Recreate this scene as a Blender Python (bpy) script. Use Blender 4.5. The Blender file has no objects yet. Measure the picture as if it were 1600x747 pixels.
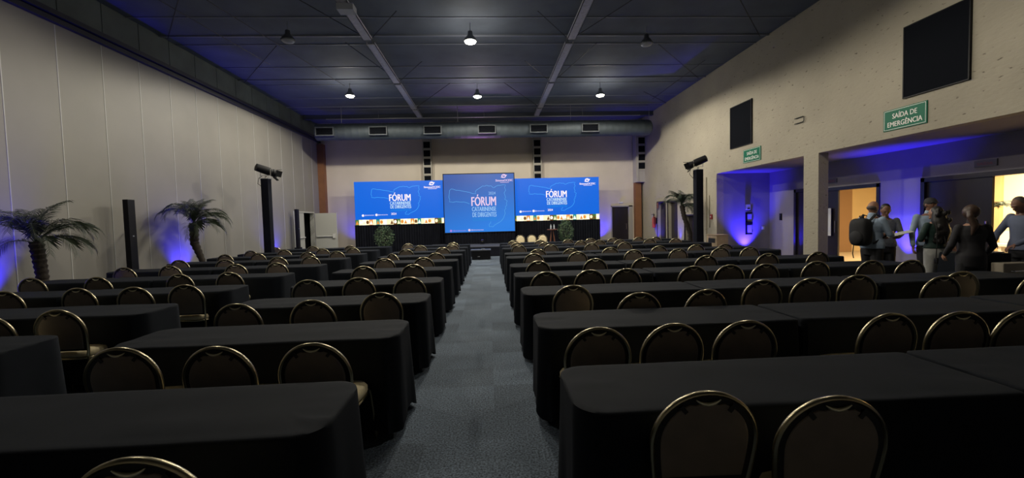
import bpy, bmesh, math, random
from mathutils import Vector, Matrix, Euler, noise
sc = bpy.context.scene
C = sc.collection
PI = math.pi
random.seed(7)

# ------------------------------------------------------------------ camera, world, exposure
F = 660.0
yaw, pit, roll = math.atan(35 / F), math.atan(30.4 / F), 0.026
d = Vector((math.sin(yaw) * math.cos(pit), math.cos(yaw) * math.cos(pit), -math.sin(pit)))
r = Vector((math.cos(yaw), -math.sin(yaw), 0)); u = r.cross(d)
r2 = r * math.cos(roll) - u * math.sin(roll); u2 = u * math.cos(roll) + r * math.sin(roll)
cam = bpy.data.objects.new('camera', bpy.data.cameras.new('camera')); C.objects.link(cam)
cam.matrix_world = Matrix(((r2.x, u2.x, -d.x, 0), (r2.y, u2.y, -d.y, 0), (r2.z, u2.z, -d.z, 1.59), (0, 0, 0, 1)))
cam.data.sensor_width = 36; cam.data.lens = 36 * F / 1600; cam.data.clip_start = 0.05
sc.camera = cam
w = bpy.data.worlds.new('world'); sc.world = w; w.use_nodes = True
w.node_tree.nodes['Background'].inputs[0].default_value = (0.05, 0.06, 0.09, 1)
w.node_tree.nodes['Background'].inputs[1].default_value = 0.3
sc.view_settings.view_transform = 'Standard'; sc.view_settings.look = 'None'
sc.view_settings.gamma = 1; sc.view_settings.use_curve_mapping = False
sc.view_settings.exposure = 0.0
try:
    sc.cycles.use_denoising = True
    sc.cycles.max_bounces = 6; sc.cycles.diffuse_bounces = 4; sc.cycles.glossy_bounces = 3
    sc.cycles.sample_clamp_indirect = 4.0
except Exception:
    pass
LAMP_W = 900.0       # ceiling lamps ahead
LAMP_NEAR_W = 260.0   # the row of lamps overhead
BLUE_W = 330.0
WARM_W = 110.0

# ------------------------------------------------------------------ helpers
def lin(c):
    c /= 255.0
    return c / 12.92 if c <= 0.04045 else ((c + 0.055) / 1.055) ** 2.4
def rgb(a, b, c): return (lin(a), lin(b), lin(c), 1)
MATS = {}
def mat(name, col, rough=0.6, metal=0.0, var=0.0, scale=20.0, bump=0.0, bscale=80.0, emit=None, es=1.0, sheen=0.0, spec=0.5):
    if name in MATS: return MATS[name]
    m = bpy.data.materials.new(name); m.use_nodes = True; MATS[name] = m
    nt = m.node_tree; b = nt.nodes['Principled BSDF']
    b.inputs['Base Color'].default_value = col; b.inputs['Roughness'].default_value = rough
    b.inputs['Metallic'].default_value = metal
    b.inputs['Specular IOR Level'].default_value = spec
    if sheen: b.inputs['Sheen Weight'].default_value = sheen
    tc = nt.nodes.new('ShaderNodeTexCoord')
    if var:
        n = nt.nodes.new('ShaderNodeTexNoise'); n.inputs['Scale'].default_value = scale; n.inputs['Detail'].default_value = 4
        nt.links.new(tc.outputs['Object'], n.inputs['Vector'])
        mr = nt.nodes.new('ShaderNodeMapRange'); mr.inputs[1].default_value = 0.3; mr.inputs[2].default_value = 0.7
        mr.inputs[3].default_value = 1 - var; mr.inputs[4].default_value = 1 + var
        nt.links.new(n.outputs[0], mr.inputs[0])
        mx = nt.nodes.new('ShaderNodeVectorMath'); mx.operation = 'SCALE'; mx.inputs[0].default_value = col[:3]
        nt.links.new(mr.outputs[0], mx.inputs['Scale']); nt.links.new(mx.outputs[0], b.inputs['Base Color'])
    if bump:
        n2 = nt.nodes.new('ShaderNodeTexNoise'); n2.inputs['Scale'].default_value = bscale
        nt.links.new(tc.outputs['Object'], n2.inputs['Vector'])
        bp = nt.nodes.new('ShaderNodeBump'); bp.inputs['Strength'].default_value = bump; bp.inputs['Distance'].default_value = 0.01
        nt.links.new(n2.outputs[0], bp.inputs['Height']); nt.links.new(bp.outputs[0], b.inputs['Normal'])
    if emit:
        b.inputs['Emission Color'].default_value = emit; b.inputs['Emission Strength'].default_value = es
        b.inputs['Base Color'].default_value = (0, 0, 0, 1)
    return m

M_cloth = mat('black_cloth', (0.0095, 0.0118, 0.0165, 1), 0.85, var=0.12, scale=6, spec=0.12, bump=0.15, bscale=500)
M_gold = mat('gold_metal', (0.42, 0.37, 0.24, 1), 0.30, 1.0)
M_brown = mat('brown_shell', (0.20, 0.158, 0.122, 1), 0.5, var=0.1, scale=9)
M_cream = mat('cream_fabric', (0.62, 0.53, 0.34, 1), 0.8, var=0.08, scale=30, bump=0.2, bscale=300)
M_darkclip = mat('dark_plastic', (0.012, 0.011, 0.010, 1), 0.5)
M_black = mat('black_paint', (0.005, 0.005, 0.007, 1), 0.5, spec=0.2)
M_blackfab = mat('black_drape', (0.008, 0.009, 0.014, 1), 0.85, spec=0.1, var=0.2, scale=4)
M_steel = mat('grey_steel', (0.30, 0.31, 0.33, 1), 0.4, 0.8)
M_chrome = mat('chrome', (0.7, 0.7, 0.7, 1), 0.2, 1.0)
M_pine = mat('table_board', (0.25, 0.17, 0.10, 1), 0.6, var=0.1)
M_white = mat('white_paint', (0.62, 0.62, 0.60, 1), 0.5)

class MB:
    """collects shapes into one mesh"""
    def __init__(s): s.bm = bmesh.new(); s.mi = 0
    def _tag(s, n0):
        for f in list(s.bm.faces)[n0:]: f.material_index = s.mi
    def box(s, x0, x1, y0, y1, z0, z1, bev=0.0):
        n0 = len(s.bm.faces)
        mx = Matrix.Translation(((x0 + x1) / 2, (y0 + y1) / 2, (z0 + z1) / 2)) @ Matrix.Diagonal((abs(x1 - x0), abs(y1 - y0), abs(z1 - z0), 1))
        g = bmesh.ops.create_cube(s.bm, size=1, matrix=mx)
        if bev:
            es = list({e for v in g['verts'] for e in v.link_edges})
            bmesh.ops.bevel(s.bm, geom=es, offset=bev, segments=2, affect='EDGES', profile=0.5)
        s.bm.faces.ensure_lookup_table(); s._tag(n0); return s
    def obox(s, mx, sx, sy, sz):
        n0 = len(s.bm.faces)
        bmesh.ops.create_cube(s.bm, size=1, matrix=mx @ Matrix.Diagonal((sx, sy, sz, 1)))
        s.bm.faces.ensure_lookup_table(); s._tag(n0); return s
    def rings(s, rings, close=True, cap0=True, cap1=True):
        n0 = len(s.bm.faces)
        vs = [[s.bm.verts.new(p) for p in ring] for ring in rings]
        for a, b in zip(vs, vs[1:]):
            n = len(a)
            for i in range(n if close else n - 1):
                j = (i + 1) % n
                try: s.bm.faces.new((a[i], a[j], b[j], b[i]))
                except ValueError: pass
        if cap0 and close: s.bm.faces.new(list(reversed(vs[0])))
        if cap1 and close: s.bm.faces.new(vs[-1])
        s.bm.faces.ensure_lookup_table(); s._tag(n0); return s
    def tube(s, pts, rad, seg=8, rads=None, flat=1.0, up=None):
        pts = [Vector(p) for p in pts]; out = []
        prev = None
        for i, p in enumerate(pts):
            t = (pts[min(i + 1, len(pts) - 1)] - pts[max(i - 1, 0)]).normalized()
            if up is not None: a = (Vector(up) - t * t.dot(Vector(up))).normalized()
            elif prev is None:
                a = t.orthogonal().normalized()
            else:
                a = (prev - t * t.dot(prev)).normalized()
            prev = a; b = t.cross(a)
            rr = rads[i] if rads else rad
            out.append([p + a * math.cos(2 * PI * k / seg) * rr * flat + b * math.sin(2 * PI * k / seg) * rr for k in range(seg)])
        return s.rings(out)
    def lathe(s, prof, seg=20, c=(0, 0, 0), mx=None):
        out = []
        for (rr, z) in prof:
            ring = [Vector((rr * math.cos(2 * PI * k / seg), rr * math.sin(2 * PI * k / seg), z)) for k in range(seg)]
            ring = [(mx @ p) if mx else p + Vector(c) for p in ring]
            out.append(ring)
        return s.rings(out)
    def poly(s, pts):
        n0 = len(s.bm.faces)
        s.bm.faces.new([s.bm.verts.new(p) for p in pts]); s.bm.faces.ensure_lookup_table(); s._tag(n0); return s
    def blob(s, c, rx, ry, rz, seg=16, rot=None, f=None):
        n0 = len(s.bm.faces)
        g = bmesh.ops.create_uvsphere(s.bm, u_segments=seg, v_segments=max(8, seg * 2 // 3), radius=1)
        R = rot or Matrix.Identity(3)
        for v in g['verts']:
            p = Vector((v.co.x * rx, v.co.y * ry, v.co.z * rz))
            if f: p = f(p)
            v.co = R @ p + Vector(c)
        s.bm.faces.ensure_lookup_table(); s._tag(n0); return s
    def mesh(s, name, m, smooth=False):
        me = bpy.data.meshes.new(name)
        bmesh.ops.recalc_face_normals(s.bm, faces=s.bm.faces[:])
        s.bm.to_mesh(me); s.bm.free()
        for x in (m if isinstance(m, (list, tuple)) else [m]): me.materials.append(x)
        if smooth:
            for p in me.polygons: p.use_smooth = True
            try: me.set_sharp_from_angle(angle=math.radians(smooth if smooth is not True else 45))
            except Exception: pass
        return me
    def build(s, name, m, parent=None, smooth=False):
        return link(name, s.mesh(name, m, smooth), parent)
def link(name, me, parent=None):
    o = bpy.data.objects.new(name, me); C.objects.link(o)
    if parent: o.parent = parent
    return o
def thing(name, label, cat, loc=(0, 0, 0), rz=0, group=None):
    o = bpy.data.objects.new(name, None); C.objects.link(o)
    o.location = loc; o.rotation_euler = (0, 0, rz); o['label'] = label; o['category'] = cat
    if group: o['group'] = group
    return o
def tag(o, label, cat, group=None):
    o['label'] = label; o['category'] = cat
    if group: o['group'] = group
    return o
def struct(o): o['kind'] = 'structure'; return o
def kids(o): return [c for c in ALLK.get(o.name, [])]
def dup(root, loc=None, rz=None, label=None, group=None, children=None):
    r = root.copy(); C.objects.link(r)
    if loc is not None: r.location = loc
    if rz is not None: r.rotation_euler = (0, 0, rz)
    if label: r['label'] = label
    if group: r['group'] = group
    for ch in (children or list(root.children)):
        c = ch.copy(); C.objects.link(c); c.parent = r
        for g in list(ch.children):
            q = g.copy(); C.objects.link(q); q.parent = c
    return r
def text_pts(body, width=None, height=None, bold=0.0):
    """triangles of a line of text in the unit plane, x to the right, y up, scaled to width x height, lower left at 0,0"""
    cu = bpy.data.curves.new('t', 'FONT'); cu.body = body; cu.size = 1; cu.offset = bold; cu.resolution_u = 3
    o = bpy.data.objects.new('t', cu); C.objects.link(o)
    bpy.context.view_layer.update()
    me = bpy.data.meshes.new_from_object(o.evaluated_get(bpy.context.evaluated_depsgraph_get()))
    vs = [v.co.copy() for v in me.vertices]; fs = [tuple(p.vertices) for p in me.polygons]
    bpy.data.objects.remove(o); bpy.data.curves.remove(cu); bpy.data.meshes.remove(me)
    x0, x1 = min(v.x for v in vs), max(v.x for v in vs); y0, y1 = min(v.y for v in vs), max(v.y for v in vs)
    sx = width / (x1 - x0) if width else height / (y1 - y0); sy = height / (y1 - y0)
    return [((v.x - x0) * sx, (v.y - y0) * sy) for v in vs], fs
def put_text(mb, body, x, y, wd, ht, fn, bold=0.0):
    if bold:
        q = wd / max(6, len(body)) * 0.055
        nn = (fn(1, 0) - fn(0, 0)).cross(fn(0, 1) - fn(0, 0)).normalized()
        for k_ in (-1, 1): put_text(mb, body, x + k_ * q, y, wd, ht, lambda a, c, k_=k_: fn(a, c) + nn * 0.0015 * (k_ + 1.5))
        bold = 0.0
    vs, fs = text_pts(body, wd, ht, bold)
    n0 = len(mb.bm.faces)
    bv = [mb.bm.verts.new(fn(x + a, y + b)) for a, b in vs]
    for f in fs:
        try: mb.bm.faces.new([bv[i] for i in f])
        except ValueError: pass
    mb.bm.faces.ensure_lookup_table(); mb._tag(n0)
def ribbon(mb, pts, wd, fn):
    n0 = len(mb.bm.faces); P = [Vector(p) for p in pts]; L = []; R = []
    for i, p in enumerate(P):
        t = (P[min(i + 1, len(P) - 1)] - P[max(i - 1, 0)]).normalized(); n = Vector((-t.y, t.x)) * wd / 2
        L.append(mb.bm.verts.new(fn(*(p + n)))); R.append(mb.bm.verts.new(fn(*(p - n))))
    for i in range(len(P) - 1): mb.bm.faces.new((L[i], L[i + 1], R[i + 1], R[i]))
    mb.bm.faces.ensure_lookup_table(); mb._tag(n0)
def light(kind, loc, power, col, parent=None, aim=None, size=0.2, cone=60, blend=0.6, name='bulb'):
    l = bpy.data.lights.new(name, kind); l.energy = power; l.color = col
    if kind == 'SPOT': l.spot_size = math.radians(cone); l.spot_blend = blend; l.shadow_soft_size = size
    elif kind == 'AREA': l.size = size
    else: l.shadow_soft_size = size
    o = bpy.data.objects.new(name, l); C.objects.link(o)
    if parent: o.parent = parent
    o.location = loc
    if aim: o.rotation_euler = Vector(aim).to_track_quat('-Z', 'Y').to_euler()
    return o

# ------------------------------------------------------------------ the hall: floor, walls, ceiling
def carpet_mat():
    m = bpy.data.materials.new('carpet'); m.use_nodes = True; nt = m.node_tree; b = nt.nodes['Principled BSDF']
    tc = nt.nodes.new('ShaderNodeTexCoord')
    ck = nt.nodes.new('ShaderNodeTexWhiteNoise'); ck.noise_dimensions = '2D'
    sn = nt.nodes.new('ShaderNodeVectorMath'); sn.operation = 'SNAP'; sn.inputs[1].default_value = (0.5, 0.5, 1)
    nt.links.new(tc.outputs['Object'], sn.inputs[0]); nt.links.new(sn.outputs[0], ck.inputs['Vector'])
    n = nt.nodes.new('ShaderNodeTexNoise'); n.inputs['Scale'].default_value = 70; n.inputs['Detail'].default_value = 3; n.inputs['Roughness'].default_value = 0.7
    nt.links.new(tc.outputs['Object'], n.inputs['Vector'])
    n3 = nt.nodes.new('ShaderNodeTexNoise'); n3.inputs['Scale'].default_value = 1.6
    nt.links.new(tc.outputs['Object'], n3.inputs['Vector'])
    a = nt.nodes.new('ShaderNodeMapRange'); a.inputs[1].default_value = 0.35; a.inputs[2].default_value = 0.65; a.inputs[3].default_value = 0.15; a.inputs[4].default_value = 1.85
    nt.links.new(n.outputs[0], a.inputs[0])
    c = nt.nodes.new('ShaderNodeMapRange'); c.inputs[3].default_value = 0.78; c.inputs[4].default_value = 1.12
    nt.links.new(ck.outputs['Value'], c.inputs[0])
    c2 = nt.nodes.new('ShaderNodeMapRange'); c2.inputs[1].default_value = 0.3; c2.inputs[2].default_value = 0.7; c2.inputs[3].default_value = 0.85; c2.inputs[4].default_value = 1.15
    nt.links.new(n3.outputs[0], c2.inputs[0])
    m1 = nt.nodes.new('ShaderNodeMath'); m1.operation = 'MULTIPLY'; nt.links.new(a.outputs[0], m1.inputs[0]); nt.links.new(c.outputs[0], m1.inputs[1])
    m2 = nt.nodes.new('ShaderNodeMath'); m2.operation = 'MULTIPLY'; nt.links.new(m1.outputs[0], m2.inputs[0]); nt.links.new(c2.outputs[0], m2.inputs[1])
    v = nt.nodes.new('ShaderNodeVectorMath'); v.operation = 'SCALE'; v.inputs[0].default_value = (0.085, 0.110, 0.145)
    nt.links.new(m2.outputs[0], v.inputs['Scale']); nt.links.new(v.outputs[0], b.inputs['Base Color'])
    b.inputs['Roughness'].default_value = 0.95
    bp = nt.nodes.new('ShaderNodeBump'); bp.inputs['Strength'].default_value = 0.5; bp.inputs['Distance'].default_value = 0.01
    nt.links.new(n.outputs[0], bp.inputs['Height']); nt.links.new(bp.outputs[0], b.inputs['Normal'])
    return m
def plaster_mat():
    m = bpy.data.materials.new('pitted_plaster'); m.use_nodes = True; nt = m.node_tree; b = nt.nodes['Principled BSDF']
    tc = nt.nodes.new('ShaderNodeTexCoord')
    mp = nt.nodes.new('ShaderNodeMapping'); mp.inputs['Scale'].default_value = (1, 0.45, 1)
    nt.links.new(tc.outputs['Object'], mp.inputs['Vector'])
    n = nt.nodes.new('ShaderNodeTexNoise'); n.inputs['Scale'].default_value = 17; n.inputs['Detail'].default_value = 3
    nt.links.new(mp.outputs[0], n.inputs['Vector'])
    rp = nt.nodes.new('ShaderNodeValToRGB'); rp.color_ramp.elements[0].position = 0.27; rp.color_ramp.elements[0].color = (0.13, 0.11, 0.085, 1)
    rp.color_ramp.elements[1].position = 0.34; rp.color_ramp.elements[1].color = (0.36, 0.325, 0.255, 1)
    nt.links.new(n.outputs[0], rp.inputs[0])
    n2 = nt.nodes.new('ShaderNodeTexNoise'); n2.inputs['Scale'].default_value = 0.9; n2.inputs['Detail'].default_value = 5
    nt.links.new(tc.outputs['Object'], n2.inputs['Vector'])
    mr = nt.nodes.new('ShaderNodeMapRange'); mr.inputs[1].default_value = 0.3; mr.inputs[2].default_value = 0.7; mr.inputs[3].default_value = 0.9; mr.inputs[4].default_value = 1.06
    nt.links.new(n2.outputs[0], mr.inputs[0])
    v = nt.nodes.new('ShaderNodeVectorMath'); v.operation = 'SCALE'; nt.links.new(rp.outputs[0], v.inputs[0]); nt.links.new(mr.outputs[0], v.inputs['Scale'])
    nt.links.new(v.outputs[0], b.inputs['Base Color']); b.inputs['Roughness'].default_value = 0.85
    bp = nt.nodes.new('ShaderNodeBump'); bp.inputs['Strength'].default_value = 0.5; bp.inputs['Distance'].default_value = 0.02
    nt.links.new(n.outputs[0], bp.inputs['Height']); nt.links.new(bp.outputs[0], b.inputs['Normal'])
    return m
M_carpet = carpet_mat(); M_plaster = plaster_mat()
M_panel = mat('grey_wall_panel', (0.215, 0.205, 0.182, 1), 0.55, var=0.06, scale=0.8)
M_seam = mat('pale_joint', (0.40, 0.40, 0.38, 1), 0.5)
M_ceil = mat('dark_ceiling', (0.105, 0.125, 0.165, 1), 0.8, var=0.15, scale=1.2)
M_dgreen = mat('dark_upper_panel', (0.10, 0.12, 0.11, 1), 0.7, var=0.2, scale=1.5)
M_back = mat('beige_back_wall', (0.58, 0.52, 0.44, 1), 0.8, var=0.05, scale=1)
M_trim = mat('dark_trim', (0.018, 0.018, 0.030, 1), 0.5)
M_pillar = mat('terracotta_paint', (0.20, 0.085, 0.035, 1), 0.7, var=0.1, scale=3)
M_alc = mat('corridor_plaster', (0.26, 0.24, 0.25, 1), 0.8, var=0.05, scale=2)
M_warm = mat('foyer_plaster', (0.85, 0.74, 0.50, 1), 0.8, var=0.04, scale=1)
M_warm2 = mat('foyer_ochre', (0.55, 0.40, 0.20, 1), 0.8, var=0.05, scale=1)
M_ffloor = mat('foyer_floor', (0.50, 0.40, 0.26, 1), 0.4)

XL, XR, YB, ZC, XO = -8.7, 8.3, 22.6, 6.8, 10.3
YF = -4.0
struct(MB().box(XL - 0.3, XO + 0.2, YF - 0.3, YB + 0.3, -0.1, 0).build('floor', M_carpet))
struct(MB().box(XL - 0.3, XR + 0.6, YF - 0.3, YB + 0.3, ZC, ZC + 0.15).build('ceiling', M_ceil))
# panelled wall, with door opening
b = MB()
DY0, DY1, DZ = 19.42, 21.55, 2.16
b.box(XL - 0.2, XL, YF, DY0, 0, 5.80); b.box(XL - 0.2, XL, DY1, YB, 0, 5.80); b.box(XL - 0.2, XL, DY0, DY1, DZ, 5.80)
wl = struct(b.build('wall_left', M_panel))
b = MB()
y = 9.25 - 1.03 * 12
while y < YB:
    z0 = DZ if DY0 < y < DY1 else 0
    b.box(XL - 0.005, XL + 0.006, y - 0.009, y + 0.009, z0 + 0.02, 5.78); y += 1.03
struct(b.build('trim_1', M_seam))
b = MB(); y = YF
while y < YB:
    b.box(XL - 0.18, XL - 0.06, y + 0.01, min(y + 1.02, YB), 6.02, ZC); y += 1.03
struct(b.build('wall_left_upper', M_dgreen))
struct(MB().box(XL - 0.2, XL + 0.10, YF, YB, 5.80, 5.90).box(XL - 0.2, XL + 0.16, YF, YB, 5.92, 6.02).build('trim_2', M_trim))
# back wall, rear wall
b = MB(); b.box(XL - 0.2, 6.66, YB, YB + 0.2, 0, ZC); b.box(7.58, XR + 0.4, YB, YB + 0.2, 0, ZC); b.box(6.66, 7.58, YB, YB + 0.2, 2.13, ZC)
struct(b.build('wall_back', M_back))
struct(MB().box(XL - 0.2, XO + 0.2, YF - 0.2, YF, 0, ZC).build('wall_front', M_panel))
struct(MB().box(XL, XL + 0.32, YB - 0.3, YB, 0, 5.7).build('trim_3', M_pillar))
struct(MB().box(7.86, 8.18, YB - 0.3, YB, 0, 3.4).build('trim_4', M_pillar))
# openings wall: x 8.3..8.56
b = MB(); TX = XR + 0.26
OP = 3.06
def seg(y0, y1, z0, z1): b.box(XR, TX, y0, y1, z0, z1)
doors_r = [(19.5, 20.45, 2.24), (18.28, 19.22, 2.2), (16.72, 17.52, 1.56)]
seg(YF, YB, OP, ZC)
seg(10.25, 10.75, 0, OP)
ys = 15.02
for (a, c, z) in sorted(doors_r):
    seg(ys, a, 0, OP); seg(a, c, z, OP); ys = c
seg(ys, YB, 0, OP)
seg(YF, -1.5, 0, OP)
bmesh.ops.remove_doubles(b.bm, verts=b.bm.verts, dist=0.0005)
struct(b.build('wall_right', M_plaster))
# corridor beyond the openings
b = MB(); b.box(TX, XO, 15.02, 15.2, 0, OP)
struct(b.build('wall_corridor_end', M_alc))
b = MB()
def oseg(y0, y1, z0, z1): b.box(XO, XO + 0.18, y0, y1, z0, z1)
oseg(13.75, 15.2, 0, OP); oseg(12.75, 13.0, 0, OP); oseg(9.56, 10.62, 0, OP); oseg(YF, 6.3, 0, OP)
oseg(13.0, 13.75, 2.35, OP); oseg(10.62, 12.75, 2.30, OP); oseg(6.3, 9.56, 2.32, OP)
struct(b.build('wall_corridor', M_alc))
struct(MB().box(TX, XO, YF, 15.2, OP, OP + 0.12).build('ceiling_corridor', M_alc))
# foyer
struct(MB().box(XO + 0.18, 15.5, 4, 16, -0.1, -0.002).build('floor_foyer', M_ffloor))
struct(MB().box(15.5, 15.7, 4, 16, 0, 3.2).build('wall_foyer', M_warm))
struct(MB().box(XO + 0.18, 15.7, 16, 16.2, 0, 3.2).build('wall_foyer_end', M_warm2))
struct(MB().box(XO + 0.18, 15.7, 3.8, 4, 0, 3.2).build('wall_foyer_near', M_warm))
struct(MB().box(XO + 0.18, 15.7, 3.8, 16.2, 3.2, 3.3).build('ceiling_foyer', M_white))
struct(MB().box(XO + 0.2, 14.0, 15.6, 15.99, 0, 3.2).build('wall_foyer_pier', mat('foyer_brown', (0.22, 0.12, 0.05, 1), 0.7)))
struct(MB().box(15.38, 15.49, 11.95, 13.2, 0, 3.2).build('wall_foyer_band', M_warm2))
t = thing('foyer_bench', 'pale grey bench by the bright foyer wall beyond the wide doorway', 'bench', (15.1, 10.6, 0))
MB().box(-0.2, 0.25, -1.1, 1.25, 0.42, 0.52, 0.02).build('seat', M_white, t)
MB().box(0.15, 0.25, -1.1, 1.25, 0.52, 0.86, 0.02).build('backrest', M_white, t)
for q in (-0.9, 1.0): MB().box(-0.15, 0.2, q - 0.04, q + 0.04, 0, 0.42).build('leg', M_white, t)
light('AREA', (13.4, 10.4, 3.1), WARM_W * 5, (1, 0.80, 0.50), size=2.0, aim=(0, 0, -1))
light('AREA', (12.2, 12.8, 3.1), WARM_W * 0.55, (1, 0.72, 0.38), size=1.2, aim=(0, 0, -1))
# door frames and leaves of the corridor wall
M_ddoor = mat('black_door', (0.022, 0.018, 0.020, 1), 0.25)
def ddoor(n, y0, y1, z, leaves):
    f = struct(MB().box(XO - 0.03, XO + 0.2, y0, y0 + 0.09, 0, z).box(XO - 0.03, XO + 0.2, y1 - 0.09, y1, 0, z).box(XO - 0.03, XO + 0.2, y0, y1, z - 0.10, z).build('door_%d' % n, M_ddoor))
    for (a, c) in leaves:
        lf = MB().box(XO + 0.03, XO + 0.08, a, c, 0.01, z - 0.10).build('door_leaf', M_ddoor, f)
        MB().tube([(XO + 0.0, a + 0.08, 0.95), (XO + 0.0, a + 0.08, 1.3)], 0.012).build('door_handle', M_chrome, lf)
    return f
ddoor(1, 13.0, 13.75, 2.35, [(13.09, 13.66)])
ddoor(2, 10.62, 12.75, 2.30, [(12.0, 12.66)])
ddoor(3, 6.3, 9.56, 2.32, [(8.16, 9.47)])
MB().box(XO - 0.04, XO - 0.028, 12.18, 12.34, 0.85, 1.68).build('x', M_white).name = 'notice_board'
tag(bpy.data.objects['notice_board'], 'tall white notice panel on black corridor door beside the column', 'notice')
# dark doors of the openings wall
for i, (a, c, z) in enumerate(doors_r):
    f = struct(MB().box(XR + 0.16, XR + 0.22, a, c, 0, z).build('door_%d' % (4 + i), M_ddoor))
    MB().box(XR - 0.02, XR + 0.02, a - 0.05, a, 0, z).box(XR - 0.02, XR + 0.02, c, c + 0.05, 0, z).box(XR - 0.02, XR + 0.02, a - 0.05, c + 0.05, z, z + 0.05).build('door_frame', M_ddoor, f)
# door in the back wall
f = struct(MB().box(6.66, 7.58, YB + 0.08, YB + 0.14, 0, 2.13).build('door_7', M_ddoor))
MB().box(6.60, 6.66, YB - 0.03, YB, 0, 2.19).box(7.58, 7.78, YB - 0.03, YB, 0, 2.19).box(6.60, 7.78, YB - 0.03, YB, 2.13, 2.19).build('door_frame', mat('grey_door_frame', (0.35, 0.33, 0.30, 1), 0.5), f)
MB().tube([(7.45, YB - 0.0, 0.9), (7.45, YB - 0.0, 1.2)], 0.015).build('door_handle', M_chrome, f)
MB().box(7.05, 7.25, YB - 0.06, YB, 2.32, 2.40).build('emergency_lamp', M_white)
tag(bpy.data.objects['emergency_lamp'], 'small white emergency light fitting above the dark back wall door', 'light')
# pale double door in the panelled wall
M_pdoor = mat('pale_door', (0.46, 0.46, 0.43, 1), 0.5)
f = struct(MB().box(XL - 0.2, XL + 0.02, DY0 - 0.06, DY0, 0, DZ + 0.06).box(XL - 0.2, XL + 0.02, DY1, DY1 + 0.06, 0, DZ + 0.06).box(XL - 0.2, XL + 0.02, DY0, DY1, DZ, DZ + 0.06).build('door_8', M_pdoor))
lf = MB().box(XL - 0.06, XL - 0.01, DY0 + 0.01, 20.45, 0.01, DZ - 0.01).build('door_leaf', M_pdoor, f)
MB().tube([(XL + 0.05, DY0 + 0.12, 1.0), (XL + 0.05, 20.35, 1.0)], 0.03).box(XL - 0.01, XL + 0.08, DY0 + 0.1, DY0 + 0.2, 0.93, 1.07).build('push_bar', M_white, lf)
lf = MB().box(XL + 0.06, XL + 1.12, DY1 - 0.02, DY1 + 0.03, 0.01, DZ - 0.01).build('door_leaf', M_pdoor, f)
MB().tube([(XL + 0.16, DY1 - 0.09, 1.0), (XL + 1.02, DY1 - 0.09, 1.0)], 0.03).box(XL + 0.92, XL + 1.04, DY1 - 0.12, DY1 - 0.02, 0.90, 1.12).build('push_bar', M_white, lf)
struct(MB().box(XL - 1.2, XL - 0.2, 19.2, 21.8, -0.1, 0.0).box(XL - 1.3, XL - 1.2, 19.2, 21.8, 0, 2.4).box(XL - 1.2, XL - 0.2, 19.1, 19.2, 0, 2.4).box(XL - 1.2, XL - 0.2, 21.8, 21.9, 0, 2.4).box(XL - 1.2, XL - 0.2, 19.2, 21.8, 2.4, 2.5).build('wall_lobby', M_black))
# baseboards
struct(MB().box(XL, XL + 0.015, YF, DY0 - 0.06, 0, 0.09).build('baseboard_left', M_panel))

# dark square panels high on the openings wall
M_sq = mat('dark_acoustic', (0.006, 0.007, 0.010, 1), 0.9, spec=0.05)
for (a, c, lab) in ((12.91, 14.1, 'black square panel high on plaster wall, above the farther exit sign, beyond the larger-looking one'), (6.9, 8.08, 'black square panel high on the plaster wall, just above the nearer exit sign')):
    t = thing('wall_panel', lab if len(lab.split()) < 17 else 'black square panel high on plaster wall above the exit sign beyond the column', 'panel', (XR, (a + c) / 2, 3.78), 0, 'black panels high on the plaster wall')
    h = (c - a) / 2
    MB().box(-0.03, 0.0, -h + 0.02, h - 0.02, 0.02, 1.37).build('board', M_sq, t)
    MB().box(-0.045, 0.0, -h, -h + 0.02, 0, 1.39).box(-0.035, 0, h - 0.02, h, 0, 1.39).box(-0.035, 0, -h, h, 0, 0.02).box(-0.035, 0, -h, h, 1.37, 1.39).build('frame', M_black, t)
M_sgreen = mat('sign_green', (0.004, 0.135, 0.075, 1), 0.5, spec=0.2); M_swhite = mat('sign_white', (0.8, 0.85, 0.8, 1), 0.5)
for (yc, lab) in ((12.93, 'green exit sign on plaster wall above the blue-lit recess, beyond the column'), (8.05, 'green exit sign on plaster wall above the opening with people')):
    t = thing('exit_sign', lab, 'sign', (XR, yc, 3.42), 0, 'green emergency exit signs')
    MB().box(-0.02, 0, -0.44, 0.44, -0.21, 0.21).build('sign_board', M_sgreen, t)
    b = MB(); fn = lambda a, c: Vector((-0.023, -a, c))
    for (x0, x1, z0, z1) in ((-0.42, 0.42, 0.185, 0.193), (-0.42, 0.42, -0.193, -0.185), (-0.42, -0.412, -0.19, 0.19), (0.412, 0.42, -0.19, 0.19)):
        b.poly([fn(x0, z0), fn(x1, z0), fn(x1, z1), fn(x0, z1)])
    put_text(b, 'SAÍDA DE', -0.24, 0.02, 0.50, 0.125, fn, 0.012)
    put_text(b, 'EMERGÊNCIA', -0.34, -0.14, 0.70, 0.125, fn, 0.012)
    b.build('lettering', M_swhite, t)
for (yc, z) in ((9.15, 2.44), (8.3, 2.46)): pass
M_ssign = mat('small_sign_dim', (0.10, 0.09, 0.11, 1), 0.5); M_stxt = mat('small_sign_text', (0.25, 0.06, 0.08, 1), 0.5)
for yc, lab in ((12.2, 'small dim sign over the corridor door beside the column'), (8.25, 'small dim sign over the wide corridor doorway behind the people')):
    t = thing('door_sign', lab, 'sign', (XO, yc, 2.50), 0, 'small signs over the corridor doors')
    MB().box(-0.03, 0, -0.2, 0.2, -0.07, 0.07).build('sign_board', M_ssign, t)
    b = MB(); put_text(b, 'SAÍDA', -0.14, -0.035, 0.28, 0.07, lambda a, c: Vector((-0.033, -a, c)), 0.02); b.build('lettering', M_stxt, t)
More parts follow.
